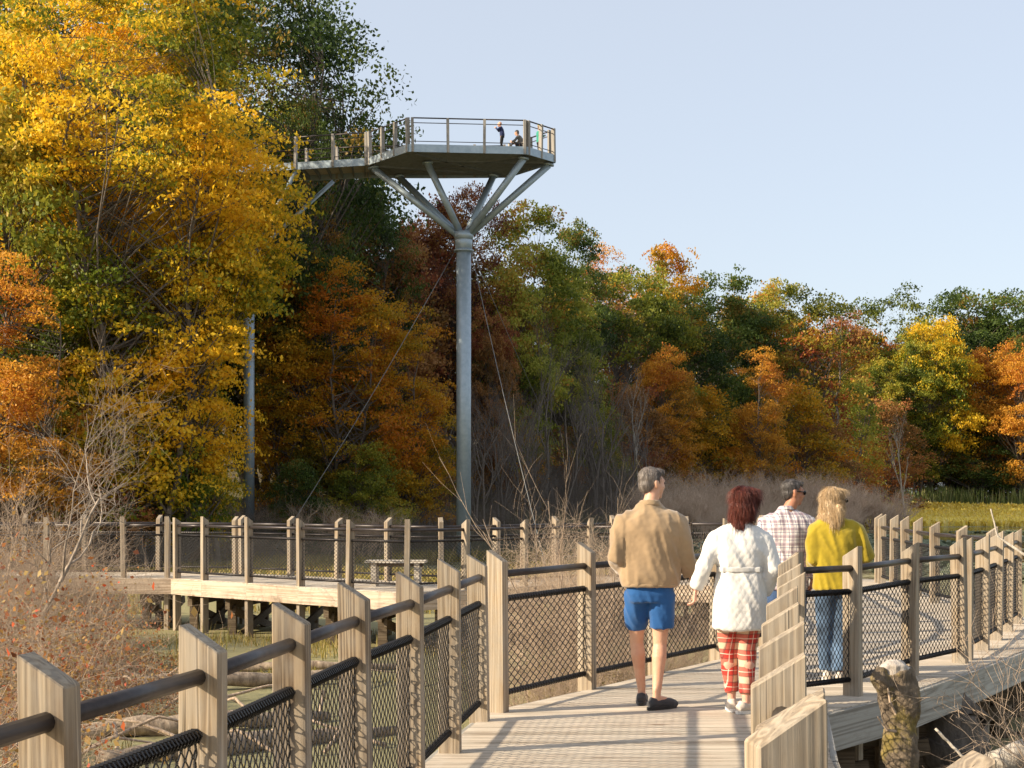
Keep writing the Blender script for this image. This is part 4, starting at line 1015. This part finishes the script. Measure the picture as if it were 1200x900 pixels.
K['pants_red'] = plaid('red_cream_plaid', (.62,.43,.30), [(8.2,.0,.54,(.46,.010,.010),.72),(8.2,.28,.07,(.07,.03,.03),.55),(8.2,.0,.05,(.80,.70,.55),.6),(8.2,.72,.07,(.07,.03,.03),.5)])
K['shirt_plaid'] = plaid('white_burgundy_plaid', (.66,.63,.60), [(15,.0,.34,(.17,.09,.14),.52),(15,.42,.08,(.05,.04,.12),.75),(15,.78,.12,(.45,.38,.42),.5)])
K['jeans'] = cloth('blue_denim', (.05,.10,.22), .85, .3, 60, .3); K['jeans_wash'] = cloth('washed_blue_denim', (.11,.18,.29), .85, .42, 14, .3)
K['sweater'] = cloth('mustard_knit', (.40,.29,.016), .9, .16, 110, .35, .3)
K['sneaker'] = cloth('beige_sneaker', (.62,.55,.47), .75); K['sole_w'] = cloth('white_rubber_sole', (.82,.80,.76), .6)
K['hair_grey'] = hair_mat('grey_hair', (.06,.05,.045), (.17,.14,.12), (.40,.35,.31)); K['hair_red'] = hair_mat('auburn_hair', (.030,.007,.005), (.115,.022,.013), (.30,.075,.038))
K['hair_salt'] = hair_mat('dark_greying_hair', (.02,.017,.015), (.07,.06,.055), (.28,.25,.23)); K['hair_blond'] = hair_mat('blonde_hair', (.26,.15,.065), (.55,.38,.20), (.78,.62,.42))
K['glass'] = cloth('black_plastic', (.01,.01,.01), .2, .0, 10, 0, 0); K['eye'] = cloth('eye_dark', (.05,.035,.03), .2, 0, 10, 0, 0)
K['navy'] = cloth('navy_fabric', (.02,.03,.10)); K['black'] = cloth('black_fabric', (.02,.02,.022)); K['teal'] = cloth('teal_fabric', (.03,.28,.20)); K['greyf'] = cloth('grey_fabric', (.16,.15,.14)); K['ycap'] = cloth('yellow_cap_fabric', (.55,.55,.10)); K['hair_br'] = hair_mat('fair_hair', (.2,.11,.05), (.4,.24,.12), (.55,.38,.22))

def V3(*a): return Vector(a)
def head_parts(q, c, yaw, pitch=0., s=1.0, jaw=1.0):
    Mh = Matrix.Rotation(yaw, 3, 'Z') @ Matrix.Rotation(pitch, 3, 'X')
    def e(p, r): q.ell(Vector(c)+Mh @ (Vector(p)*s), [k*s for k in r], 16, 12, Mh)
    e((0,-.012,.03), (.075,.094,.088)); e((0,.028,-.030), (.060*jaw,.062,.084)); e((0,.060,-.088), (.030*jaw,.030,.024))
    e((0,.055,-.01), (.055,.045,.06))
    e((0,.100,-.020), (.013,.020,.015)); e((0,.094,.004), (.009,.014,.026)); e((0,.080,.030), (.048,.016,.013))
    e((0,.088,-.052), (.024,.012,.007)); e((0,.086,-.064), (.021,.011,.007)); e((.04,.055,-.02), (.022,.025,.022)); e((-.04,.055,-.02), (.022,.025,.022))
    for sx in (-1, 1):
        e((sx*.080,-.008,-.006), (.011,.020,.031)); e((sx*.083,-.020,.004), (.009,.011,.022))
    return Mh
def hand(q, w_, d, nrm, side, curl=.5, s=1.0):
    """wrist w_, pointing d, palm facing nrm; thumb on +side of d x nrm"""
    d = Vector(d).normalized(); nrm = Vector(nrm); nrm = (nrm-d*nrm.dot(d)).normalized(); wd = d.cross(nrm)*side
    w_ = Vector(w_)
    q.tube([w_-d*.03, w_+d*.005, w_+d*.035, w_+d*.085], [.024,.027,.036,.037], 12, flat=.42, up=nrm)
    for k, (o_, L) in enumerate(((.028,.072),(.0095,.08),(-.0095,.075),(-.027,.058))):
        b0 = w_+d*.078+wd*o_; cu = curl*(1+.12*k)
        p1 = b0+(d*math.cos(cu*.5)+nrm*math.sin(cu*.5))*L*.45; p2 = p1+(d*math.cos(cu*1.2)+nrm*math.sin(cu*1.2))*L*.32; p3 = p2+(d*math.cos(cu*1.9)+nrm*math.sin(cu*1.9))*L*.25
        q.tube([b0-d*.02, b0, p1, p2, p3], [.0095,.0095,.009,.0082,.0068], 8)
    b0 = w_+d*.02+wd*.026; p1 = b0+(d*.75+wd*.6+nrm*.25).normalized()*.035; p2 = p1+(d*.9+wd*.25+nrm*.35).normalized()*.03; p3 = p2+(d*.95+nrm*.35).normalized()*.022
    q.tube([b0-d*.01, b0, p1, p2, p3], [.012,.0125,.011,.0098,.0075], 8)
def foot_pts(a, yaw): return Vector((math.sin(yaw)*-1, math.cos(yaw), 0))
def shoe(root, name, ank, yaw, mat, sole_mat, L=.28, z0=0., low=True):
    f = Vector((-math.sin(yaw), math.cos(yaw), 0)); a = Vector((ank[0], ank[1], z0))
    q = MB(); heel = a-f*.075
    up_ = Vector((0,0,1))
    q.tube([heel+up_*.04, heel+f*.03+up_*.048, heel+f*.09+up_*.052, heel+f*.15+up_*.045, heel+f*.21+up_*.034, heel+f*(L-.015)+up_*.028], [.030,.040,.041,.045,.046,.026], 14, flat=.92, up=up_)
    q.tube([heel+f*.035+up_*.05, heel+f*.05+up_*.085], [.036,.035], 14)
    o = q.skin(name, mat, root, .008, 3, None, z0+.012)
    s_ = MB(); n = 20; pts = []
    for k in range(n):
        t_ = 2*math.pi*k/n; x = math.cos(t_); y = math.sin(t_)
        yy = y*L/2; wd = .046 if y > 0 else .038
        wd_ = wd*(abs(x)**.75)*(1 if x > 0 else -1)
        c0 = heel+f*(L/2-.018); r_ = Vector((f.y,-f.x,0)); pts.append(c0+f*yy+r_*wd_)
    s_.prism(pts, z0+.001, z0+.024); s_.build('sole', sole_mat, o)
    return o
def person(label, x, y, yaw, c):
    root = empty('person', (x, y, c.get('z', .0)), yaw, label, 'person', c.get('group'))
    sk = K[c['skin']]
    q = MB()
    Mh = head_parts(q, c['head'], c['hyaw'], c.get('hpitch', 0), c.get('hs', 1.), c.get('jaw', 1.))
    hc = Vector(c['head']); nb = Vector(c['neck'])
    q.tube([nb-V3(0,0,.06), nb, hc+V3(0,-.02,-.07), hc+V3(0,-.01,0)], [.085,.060,.054,.055], 16)
    T = c['torso']; q.sect([(a, b_, z, rx*.80, ry*.80) for a, b_, z, rx, ry in T])
    for sd in ('L', 'R'):
        S_, E_2, W_ = [Vector(p) for p in c['arm'+sd]]
        q.tube([S_, S_.lerp(E_2,.5), E_2, E_2.lerp(W_,.4), W_], [.048,.042,.036,.036,.025], 12)
        h = c['hand'+sd]; hand(q, W_, h[0], h[1], h[2], h[3])
        Hp, Kn, An = [Vector(p) for p in c['leg'+sd]]
        q.tube([Hp, Hp.lerp(Kn,.45), Hp.lerp(Kn,.85), Kn+V3(0,0,-.02), Kn.lerp(An,.28)+V3(0,-.012,0), Kn.lerp(An,.62), An+V3(0,0,.03)], [.085,.075,.058,.052,.056,.042,.033], 16)
        q.tube([An+V3(0,0,.05), An+V3(0,0,-.02)], [.032,.030], 12)
        fy = c['foot'+sd]; f = Vector((-math.sin(fy), math.cos(fy), 0)); q.tube([An-f*.03+V3(0,0,-.03), An+f*.05+V3(0,0,-.035), An+f*.13+V3(0,0,-.05)], [.035,.034,.024], 12)
    body = q.skin('body', sk, root, .0085, 2)
    q = MB()
    for sx in (-1, 1): q.ell(hc+Mh @ Vector((sx*.031,.083,.008)), (.012,.012,.012), 10, 8)
    q.build('eyes', K['eye'], root, True)
    return root, Mh, hc
def wrinkle(s=1., seed=0., zs=1.0):
    def f(p):
        u = Vector((p.x*7+seed, p.y*7, p.z*3.2*zs)); a = noise.noise(u+Vector((p.z*2.,0,0)))
        r_ = 1-abs(noise.noise(Vector((p.x*11+p.z*4+seed, p.y*9, p.z*2.6*zs-p.x*3))))*2
        return s*(.005*a+.012*(r_-.4)+.002*noise.noise(p*40))
    return f
def sleeve(q, arm, r, flare=0.):
    S_, E_2, W_ = [Vector(p) for p in arm]
    up = (S_-E_2).normalized(); fo = (W_-E_2).normalized()
    q.tube([V3(S_.x*.30, S_.y*.5, S_.z+.045), V3(S_.x*.62, S_.y, S_.z+.022), S_+V3(-S_.x*.02,0,-.012)], [r[0]*.92, r[0]*.96, r[0]*.96], 18)
    q.tube([S_+up*.055, S_+up*.035, S_+up*.0, S_.lerp(E_2,.3), S_.lerp(E_2,.75), E_2+(-fo-up)*.0, E_2.lerp(W_,.3), E_2.lerp(W_,.7), W_-fo*.012], [r[0]*.35,r[0]*.72,r[0]*.93,r[0]*.96,r[1],r[1]*1.02,r[1]*.96,r[2]*1.08,r[2]], 18)
def trouser(q, leg, r, z_end=None):
    Hp, Kn, An = [Vector(p) for p in leg]
    q.tube([Hp+V3(0,0,.02), Hp.lerp(Kn,.5), Kn, Kn.lerp(An,.5), An if z_end is None else An+V3(0,0,z_end)], r, 18)
def hairdo(root, Mh, hc, comps, mat, amp=.006, vox=.008, fr=(34,34,7), slen=.018, ns=2600):
    q = MB()
    for p, r_ in comps: q.ell(hc+Mh @ Vector(p), r_, 16, 12, Mh)
    def f(p): return amp*noise.noise(Vector((p.x*fr[0], p.y*fr[1], p.z*fr[2])))+amp*.6*noise.noise(Vector((p.x*90, p.y*90, p.z*16)))
    o = q.skin('hair', K[mat], root, vox, 2, f)
    rg = np.random.default_rng(int(hc.x*1000)+len(comps)); me = o.data; n = len(me.vertices); P0 = []; P1 = []; R0_ = []; R1_ = []
    for i_ in rg.integers(0, n, ns):
        v = me.vertices[int(i_)]; c = v.co.copy(); nr = v.normal
        if (c-hc).dot(Mh @ V3(0,1,0)) > .07: continue
        t_ = (V3(0,0,-1)-nr*(-nr.z))
        if t_.length < .2: t_ = Mh @ V3(0,-1,0)
        t_ = (t_.normalized()+V3(*rg.normal(size=3))*(.10 if slen > .05 else .25)).normalized(); L = slen*(.5+rg.random()*1.2)
        a = c+nr*.0005; out_ = nr*(.04+.16*rg.random())
        for k in range(3):
            b_ = a+(t_+out_*(1-k*.5)).normalized()*L/3; P0.append(a); P1.append(b_); r_w = .0011*(1-k*.25); R0_.append(r_w); R1_.append(r_w*.7); a = b_
            t_ = (t_+V3(0,0,-.25)).normalized()
    V, Fc = segs([tuple(p) for p in P0], [tuple(p) for p in P1], R0_, R1_, 3)
    m_ = mesh_np('strands', V, Fc, 4, smooth=True); m_.materials.append(K[mat]); obj('strands', m_, None, o)
    return o

# --- man in the tan fleece
cfg = dict(skin='skin1', head=(.02,.02,1.685), hyaw=R(-62), hpitch=R(-4), neck=(.0,-.01,1.52), jaw=1.05,
  torso=[(0,0,.86,.15,.10),(0,0,.95,.165,.115),(0,0,1.1,.16,.11),(0,0,1.25,.18,.12),(0,-.005,1.38,.20,.115),(0,-.005,1.45,.17,.085),(0,-.005,1.50,.08,.06)],
  armL=((-.205,-.01,1.40),(-.262,-.06,1.13),(-.20,.16,1.02)), armR=((.205,-.01,1.40),(.262,-.03,1.15),(.315,.03,.985)),
  handL=((.3,.95,-.1),(1,0,-.2),1,.6), handR=((.12,.12,-1),(1,.2,.1),-1,.9),
  legL=((-.09,.02,.88),(-.085,.16,.50),(-.045,.19,.10)), legR=((.09,.0,.88),(.078,.03,.49),(.045,-.07,.10)), footL=R(-8), footR=R(-55))
root, Mh, hc = person('grey-haired man in a tan fleece jacket and blue shorts, walking away hand in hand', 1.035, 10.68, 0, cfg)
q = MB()
q.sect([(.0,0,.915,.205,.145),(.0,0,.93,.212,.15),(0,0,.985,.225,.155),(0,0,1.10,.222,.15),(0,0,1.22,.228,.152),(0,-.005,1.33,.232,.148),(0,-.01,1.40,.215,.125),(0,-.012,1.455,.165,.100),(0,-.008,1.50,.110,.080),(0,-.002,1.54,.082,.070)], 32, 2.5)
sleeve(q, cfg['armL'], (.078,.068,.056)); sleeve(q, cfg['armR'], (.078,.066,.054))
jf = wrinkle(1.25, 2.)
jk = q.skin('jacket', K['fleece'], root, .011, 6, jf)
q = MB(); q.sect([(0,0,.912,.214,.152),(0,0,.940,.219,.156)], 32, 2.5); q.skin('hem_band', K['fleece'], jk, .009, 2, lambda p: .004*noise.noise(p*18))
q = MB(); q.tube([(0,-.004,1.515),(0,.0,1.56)], [.086,.078], 22); q.skin('collar', K['fleece'], jk, .009, 3, lambda p: .003*noise.noise(p*25))
q = MB()
q.sect([(0,.02,.80,.168,.13),(0,.01,.86,.178,.135),(0,0,.95,.172,.125)], 28)
for leg, xo in ((cfg['legL'],-1),(cfg['legR'],1)):
    Hp, Kn, An = [Vector(p) for p in leg]; q.tube([Hp+V3(0,0,-.02), Hp.lerp(Kn,.35), Kn+V3(xo*.012,-.01,.11)], [.100,.098,.088], 20)
q.skin('shorts', K['shorts'], root, .010, 4, wrinkle(.8, 5., .7))
for sd in ('L','R'):
    a = cfg['leg'+sd][2]; shoe(root, 'shoe', (a[0],a[1]), cfg['foot'+sd], K['shoe_dark'], K['sole'], .285)
hairdo(root, Mh, hc, [((0,-.022,.042),(.080,.094,.083)),((0,-.050,-.010),(.070,.060,.070)),((0,.035,.085),(.060,.060,.036)),((.055,-.015,.02),(.026,.045,.045)),((-.055,-.015,.02),(.026,.045,.045))], 'hair_grey', .0045)

# --- woman in the white quilted coat
cfg = dict(skin='skin2', head=(.03,.02,1.54), hyaw=R(-35), neck=(.01,-.01,1.39), hs=.95, jaw=.92,
  torso=[(0,0,.80,.15,.11),(0,0,.9,.16,.115),(0,0,1.05,.125,.09),(0,0,1.2,.15,.105),(0,0,1.29,.155,.09),(0,0,1.34,.13,.07),(0,0,1.38,.06,.05)],
  armL=((-.165,0,1.28),(-.265,-.03,1.07),(-.325,.02,.905)), armR=((.165,0,1.28),(.235,-.05,1.06),(.175,.05,.87)),
  handL=((-.05,.06,-1),(-1,.2,.1),1,.8), handR=((-.3,.5,-.8),(-1,0,0),-1,.5),
  legL=((-.08,.02,.80),(-.072,.09,.45),(-.045,.10,.09)), legR=((.08,.0,.80),(.062,.03,.45),(.040,-.03,.09)), footL=R(-5), footR=R(-62))
root, Mh, hc = person('woman with long auburn hair in a white quilted coat and red plaid trousers', 1.675, 10.45, 0, cfg)
q = MB()
q.sect([(0,.0,.612,.192,.15),(0,0,.63,.200,.155),(0,0,.78,.196,.152),(0,0,.92,.186,.142),(0,0,1.02,.170,.128),(0,0,1.055,.162,.122),(0,0,1.09,.172,.13),(0,0,1.2,.192,.135),(0,0,1.28,.192,.12),(0,-.004,1.33,.155,.095),(0,-.004,1.375,.095,.07),(0,0,1.42,.072,.062)], 32, 2.4)
sleeve(q, cfg['armL'], (.075,.062,.050)); sleeve(q, cfg['armR'], (.075,.064,.056))
ct = q.skin('coat', K['coat'], root, .010, 5, wrinkle(.9, 9.))
q = MB(); q.sect([(0,0,1.035,.172,.131),(0,0,1.075,.172,.131)], 32); q.box((.115,-.105,1.055),(.035,.03,.045)); q.box((-.13,-.09,1.055),(.03,.03,.045))
q.skin('belt', K['belt'], ct, .008, 2, lambda p: .003*noise.noise(p*20))
q = MB()
trouser(q, cfg['legL'], [.095,.085,.066,.058,.050], .05); trouser(q, cfg['legR'], [.095,.085,.066,.058,.050], .05)
q.skin('trousers', K['pants_red'], root, .010, 3, wrinkle(.5, 3.))
for sd in ('L','R'):
    a = cfg['leg'+sd][2]; shoe(root, 'shoe', (a[0],a[1]), cfg['foot'+sd], K['sneaker'], K['sole_w'], .272)
hairdo(root, Mh, hc, [((0,-.020,.040),(.082,.100,.088)),((0,-.072,-.06),(.073,.055,.12)),((-.01,-.088,-.17),(.062,.042,.11)),((.015,-.085,-.245),(.046,.036,.080)),((-.045,-.06,-.12),(.036,.05,.13)),((.06,-.03,-.04),(.04,.06,.10)),((.05,.03,.075),(.055,.07,.04)),((.085,.045,.03),(.022,.04,.05))], 'hair_red', .007, .008, slen=.065, ns=5200)

# --- man in the plaid shirt
cfg = dict(skin='skin3', head=(.055,.02,1.62), hyaw=R(-72), hpitch=R(-6), neck=(.01,-.01,1.46), hs=.98,
  torso=[(0,0,.84,.15,.10),(0,0,.95,.16,.11),(0,0,1.1,.15,.105),(0,0,1.25,.17,.115),(0,0,1.35,.185,.11),(0,0,1.41,.15,.08),(0,0,1.45,.07,.055)],
  armL=((-.19,0,1.35),(-.235,-.02,1.10),(-.22,.10,.90)), armR=((.19,0,1.35),(.235,-.05,1.09),(.215,-.02,.86)),
  handL=((.1,.4,-.9),(1,0,0),1,.6), handR=((-.05,.15,-1),(-1,.1,0),-1,.6),
  legL=((-.085,0,.84),(-.08,.05,.46),(-.09,-.02,.10)), legR=((.085,0,.84),(.09,.06,.46),(.09,.05,.10)), footL=R(0), footR=R(-10))
root, Mh, hc = person('man in a white and burgundy checked shirt and sunglasses, looking out to the right', 2.435, 12.6, R(-6), cfg)
q = MB()
q.sect([(0,0,.76,.185,.135),(0,0,.78,.19,.14),(0,0,.95,.190,.14),(0,0,1.1,.186,.135),(0,0,1.22,.20,.14),(0,0,1.31,.216,.138),(0,-.005,1.38,.19,.11),(0,-.008,1.425,.13,.085),(0,-.004,1.465,.082,.07),(0,0,1.495,.07,.064)], 32, 2.4)
sleeve(q, cfg['armL'], (.075,.062,.048)); sleeve(q, cfg['armR'], (.078,.064,.050))
sh_ = q.skin('shirt', K['shirt_plaid'], root, .011, 5, wrinkle(1.0, 12.))
q = MB(); q.tube([(0,-.004,1.46),(0,.0,1.50)], [.078,.073], 22); q.skin('collar', K['shirt_plaid'], sh_, .009, 2)
q = MB(); q.sect([(0,0,.78,.165,.12),(0,0,.9,.17,.125)]); trouser(q, cfg['legL'], [.10,.092,.075,.070,.064]); trouser(q, cfg['legR'], [.10,.092,.075,.070,.064])
q.skin('jeans', K['jeans'], root, .011, 4, wrinkle(.9, 4.))
for sd in ('L','R'):
    a = cfg['leg'+sd][2]; shoe(root, 'shoe', (a[0],a[1]), cfg['foot'+sd], K['shoe_dark'], K['sole'], .28)
hairdo(root, Mh, hc, [((0,-.022,.042),(.078,.092,.078)),((0,-.052,-.012),(.066,.052,.062)),((0,.035,.082),(.056,.052,.030)),((.055,-.018,.02),(.022,.042,.04)),((-.055,-.018,.02),(.022,.042,.04))], 'hair_salt', .003)
def sunglasses(root, Mh, hc, mat='glass'):
    q = MB()
    for sx in (-1, 1):
        q.ell(hc+Mh @ V3(sx*.034,.094,.008), (.029,.010,.021), 14, 8, Mh)
        a = hc+Mh @ V3(sx*.062,.088,.014); b_ = hc+Mh @ V3(sx*.082,-.005,.012); q.tube([a, b_], .0045, 6)
    q.tube([hc+Mh @ V3(-.01,.106,.014), hc+Mh @ V3(.01,.106,.014)], .004, 6)
    q.build('sunglasses', K[mat], root, True)
sunglasses(root, Mh, hc)

# --- blonde woman in the mustard sweater
cfg = dict(skin='skin2', head=(.0,.03,1.545), hyaw=R(-58), neck=(.0,-.0,1.40), hs=.96, jaw=.92,
  torso=[(0,0,.82,.15,.11),(0,0,.92,.16,.115),(0,0,1.06,.13,.095),(0,0,1.2,.15,.105),(0,0,1.30,.16,.095),(0,0,1.36,.13,.07),(0,0,1.40,.06,.05)],
  armL=((-.165,0,1.30),(-.20,-.03,1.05),(-.16,.16,.96)), armR=((.165,0,1.30),(.255,-.02,1.08),(.20,.20,1.06)),
  handL=((.3,.9,.1),(1,0,0),1,.6), handR=((-.3,.9,.1),(-1,0,-.2),-1,.6),
  legL=((-.08,.0,.82),(-.075,.06,.45),(-.065,.05,.09)), legR=((.08,.0,.82),(.06,.03,.45),(.03,-.06,.09)), footL=R(-10), footR=R(-20))
root, Mh, hc = person('woman with long blonde hair in a mustard yellow sweater and washed jeans', 2.775, 12.2, R(-4), cfg)
q = MB()
q.sect([(0,0,.785,.185,.14),(0,0,.80,.192,.145),(0,0,.92,.192,.145),(0,0,1.06,.176,.13),(0,0,1.2,.19,.135),(0,0,1.29,.195,.122),(0,0,1.345,.16,.095),(0,0,1.385,.10,.075),(0,0,1.41,.078,.066)], 32, 2.3)
sleeve(q, cfg['armL'], (.078,.066,.05)); sleeve(q, cfg['armR'], (.080,.070,.05))
q.skin('sweater', K['sweater'], root, .011, 6, wrinkle(1.3, 17.))
q = MB(); q.sect([(0,0,.76,.16,.12),(0,0,.86,.165,.125)]); trouser(q, cfg['legL'], [.10,.09,.073,.066,.066]); trouser(q, cfg['legR'], [.10,.09,.073,.066,.066])
q.skin('jeans', K['jeans_wash'], root, .011, 4, wrinkle(.8, 21., 1.6))
for sd in ('L','R'):
    a = cfg['leg'+sd][2]; shoe(root, 'shoe', (a[0],a[1]), cfg['foot'+sd], K['sneaker'], K['sole_w'], .25)
hairdo(root, Mh, hc, [((0,-.022,.040),(.084,.102,.088)),((0,-.072,-.05),(.086,.058,.11)),((.0,-.085,-.15),(.100,.05,.10)),((.055,-.078,-.19),(.075,.045,.055)),((-.05,-.08,-.19),(.070,.045,.06)),((.11,-.06,-.12),(.035,.04,.10)),((.065,-.01,-.05),(.032,.055,.09)),((-.06,-.03,-.08),(.04,.06,.11)),((0,.04,.080),(.062,.055,.036))], 'hair_blond', .007, .008, slen=.065, ns=5200)
sunglasses(root, Mh, hc)

# --- people on the tower platform
def small_person(label, x, y, yaw, c, top_mat, bot_mat, hair, sc_=1., cap=None, bend=0.):
    root, Mh, hc = person(label, x, y, yaw, c); root.scale = (sc_,)*3
    q = MB(); q.sect([(a, b_, z, rx*1.08, ry*1.12) for a, b_, z, rx, ry in c['torso'][:-1]]); sleeve(q, c['armL'], (.065,.055,.045)); sleeve(q, c['armR'], (.065,.055,.045))
    q.skin('shirt', K[top_mat], root, .014, 3, wrinkle(1.))
    q = MB(); a = c['torso'][0]; q.sect([(a[0],a[1],a[2]-.06,a[3]*1.05,a[4]*1.1),(a[0],a[1],a[2]+.06,a[3]*1.05,a[4]*1.1)]); trouser(q, c['legL'], [.09,.085,.07,.065,.06]); trouser(q, c['legR'], [.09,.085,.07,.065,.06])
    q.skin('trousers', K[bot_mat], root, .014, 3, wrinkle(1.))
    for sd in ('L','R'):
        a = c['leg'+sd][2]; shoe(root, 'shoe', (a[0],a[1]), c['foot'+sd], K['shoe_dark'], K['sole'], .26, a[2]-.1)
    hairdo(root, Mh, hc, [((0,-.022,.045),(.080,.094,.080)),((0,-.05,-.01),(.07,.055,.065))], hair, .004)
    if cap:
        q = MB(); q.ell(hc+Mh @ V3(0,-.01,.065), (.09,.105,.065), 14, 10, Mh); q.ell(hc+Mh @ V3(0,.11,.05), (.06,.06,.012), 14, 8, Mh); q.skin('cap', K[cap], root, .009, 2)
    return root
stand = dict(skin='skin1', head=(0,.02,1.60), hyaw=0, neck=(0,0,1.44),
  torso=[(0,0,.84,.15,.10),(0,0,.95,.16,.11),(0,0,1.1,.15,.105),(0,0,1.25,.17,.115),(0,0,1.35,.17,.10),(0,0,1.41,.13,.08),(0,0,1.45,.07,.055)],
  armL=((-.18,0,1.33),(-.22,.05,1.10),(-.12,.24,1.18)), armR=((.18,0,1.33),(.22,.05,1.10),(.10,.24,1.18)),
  handL=((.2,.6,.4),(1,0,0),1,.8), handR=((-.2,.6,.4),(-1,0,0),-1,.8),
  legL=((-.085,0,.84),(-.08,.05,.46),(-.09,-.02,.10)), legR=((.085,0,.84),(.09,.06,.46),(.09,.05,.10)), footL=0, footR=0)
kid = dict(stand); kid['head'] = (0,.15,1.56); kid['neck'] = (0,.10,1.42); kid['hs'] = 1.25
kid['torso'] = [(0,0,.84,.15,.11),(0,.0,.95,.16,.12),(0,.02,1.1,.15,.12),(0,.05,1.25,.16,.12),(0,.08,1.35,.16,.10),(0,.10,1.41,.12,.08),(0,.11,1.45,.06,.055)]
kid['armL'] = ((-.17,.07,1.33),(-.20,.25,1.20),(-.06,.36,1.36)); kid['armR'] = ((.17,.07,1.33),(.20,.25,1.20),(.06,.36,1.36))
kid['z'] = DZ
small_person('child in a navy top standing at the rail of the high tower platform', gx(588.5,54.9), 54.9, R(80), kid, 'navy', 'black', 'hair_br', .66)
cr = dict(stand); cr['z'] = DZ; cr['head'] = (0,.22,.92); cr['neck'] = (0,.16,.80); cr['hpitch'] = R(-15)
cr['torso'] = [(0,-.12,.22,.16,.12),(0,-.10,.34,.17,.13),(0,-.04,.47,.16,.12),(0,.03,.60,.17,.12),(0,.09,.70,.17,.10),(0,.13,.76,.13,.08),(0,.15,.80,.07,.055)]
cr['armL'] = ((-.18,.10,.70),(-.22,.26,.52),(-.10,.42,.50)); cr['armR'] = ((.18,.10,.70),(.22,.26,.52),(.10,.42,.50))
cr['legL'] = ((-.09,-.10,.26),(-.13,.28,.44),(-.12,.04,.10)); cr['legR'] = ((.09,-.10,.26),(.13,.28,.44),(.12,.04,.10))
small_person('crouching person in grey beside the corner post of the high tower platform', gx(611,55.2), 55.2, R(75), cr, 'greyf', 'black', 'hair_salt', .85)
ad = dict(stand); ad['z'] = DZ
small_person('person in a teal shirt and yellow cap behind the right railing of the tower platform', gx(632,56.3), 56.3, R(-60), ad, 'teal', 'black', 'hair_br', .80, 'ycap')
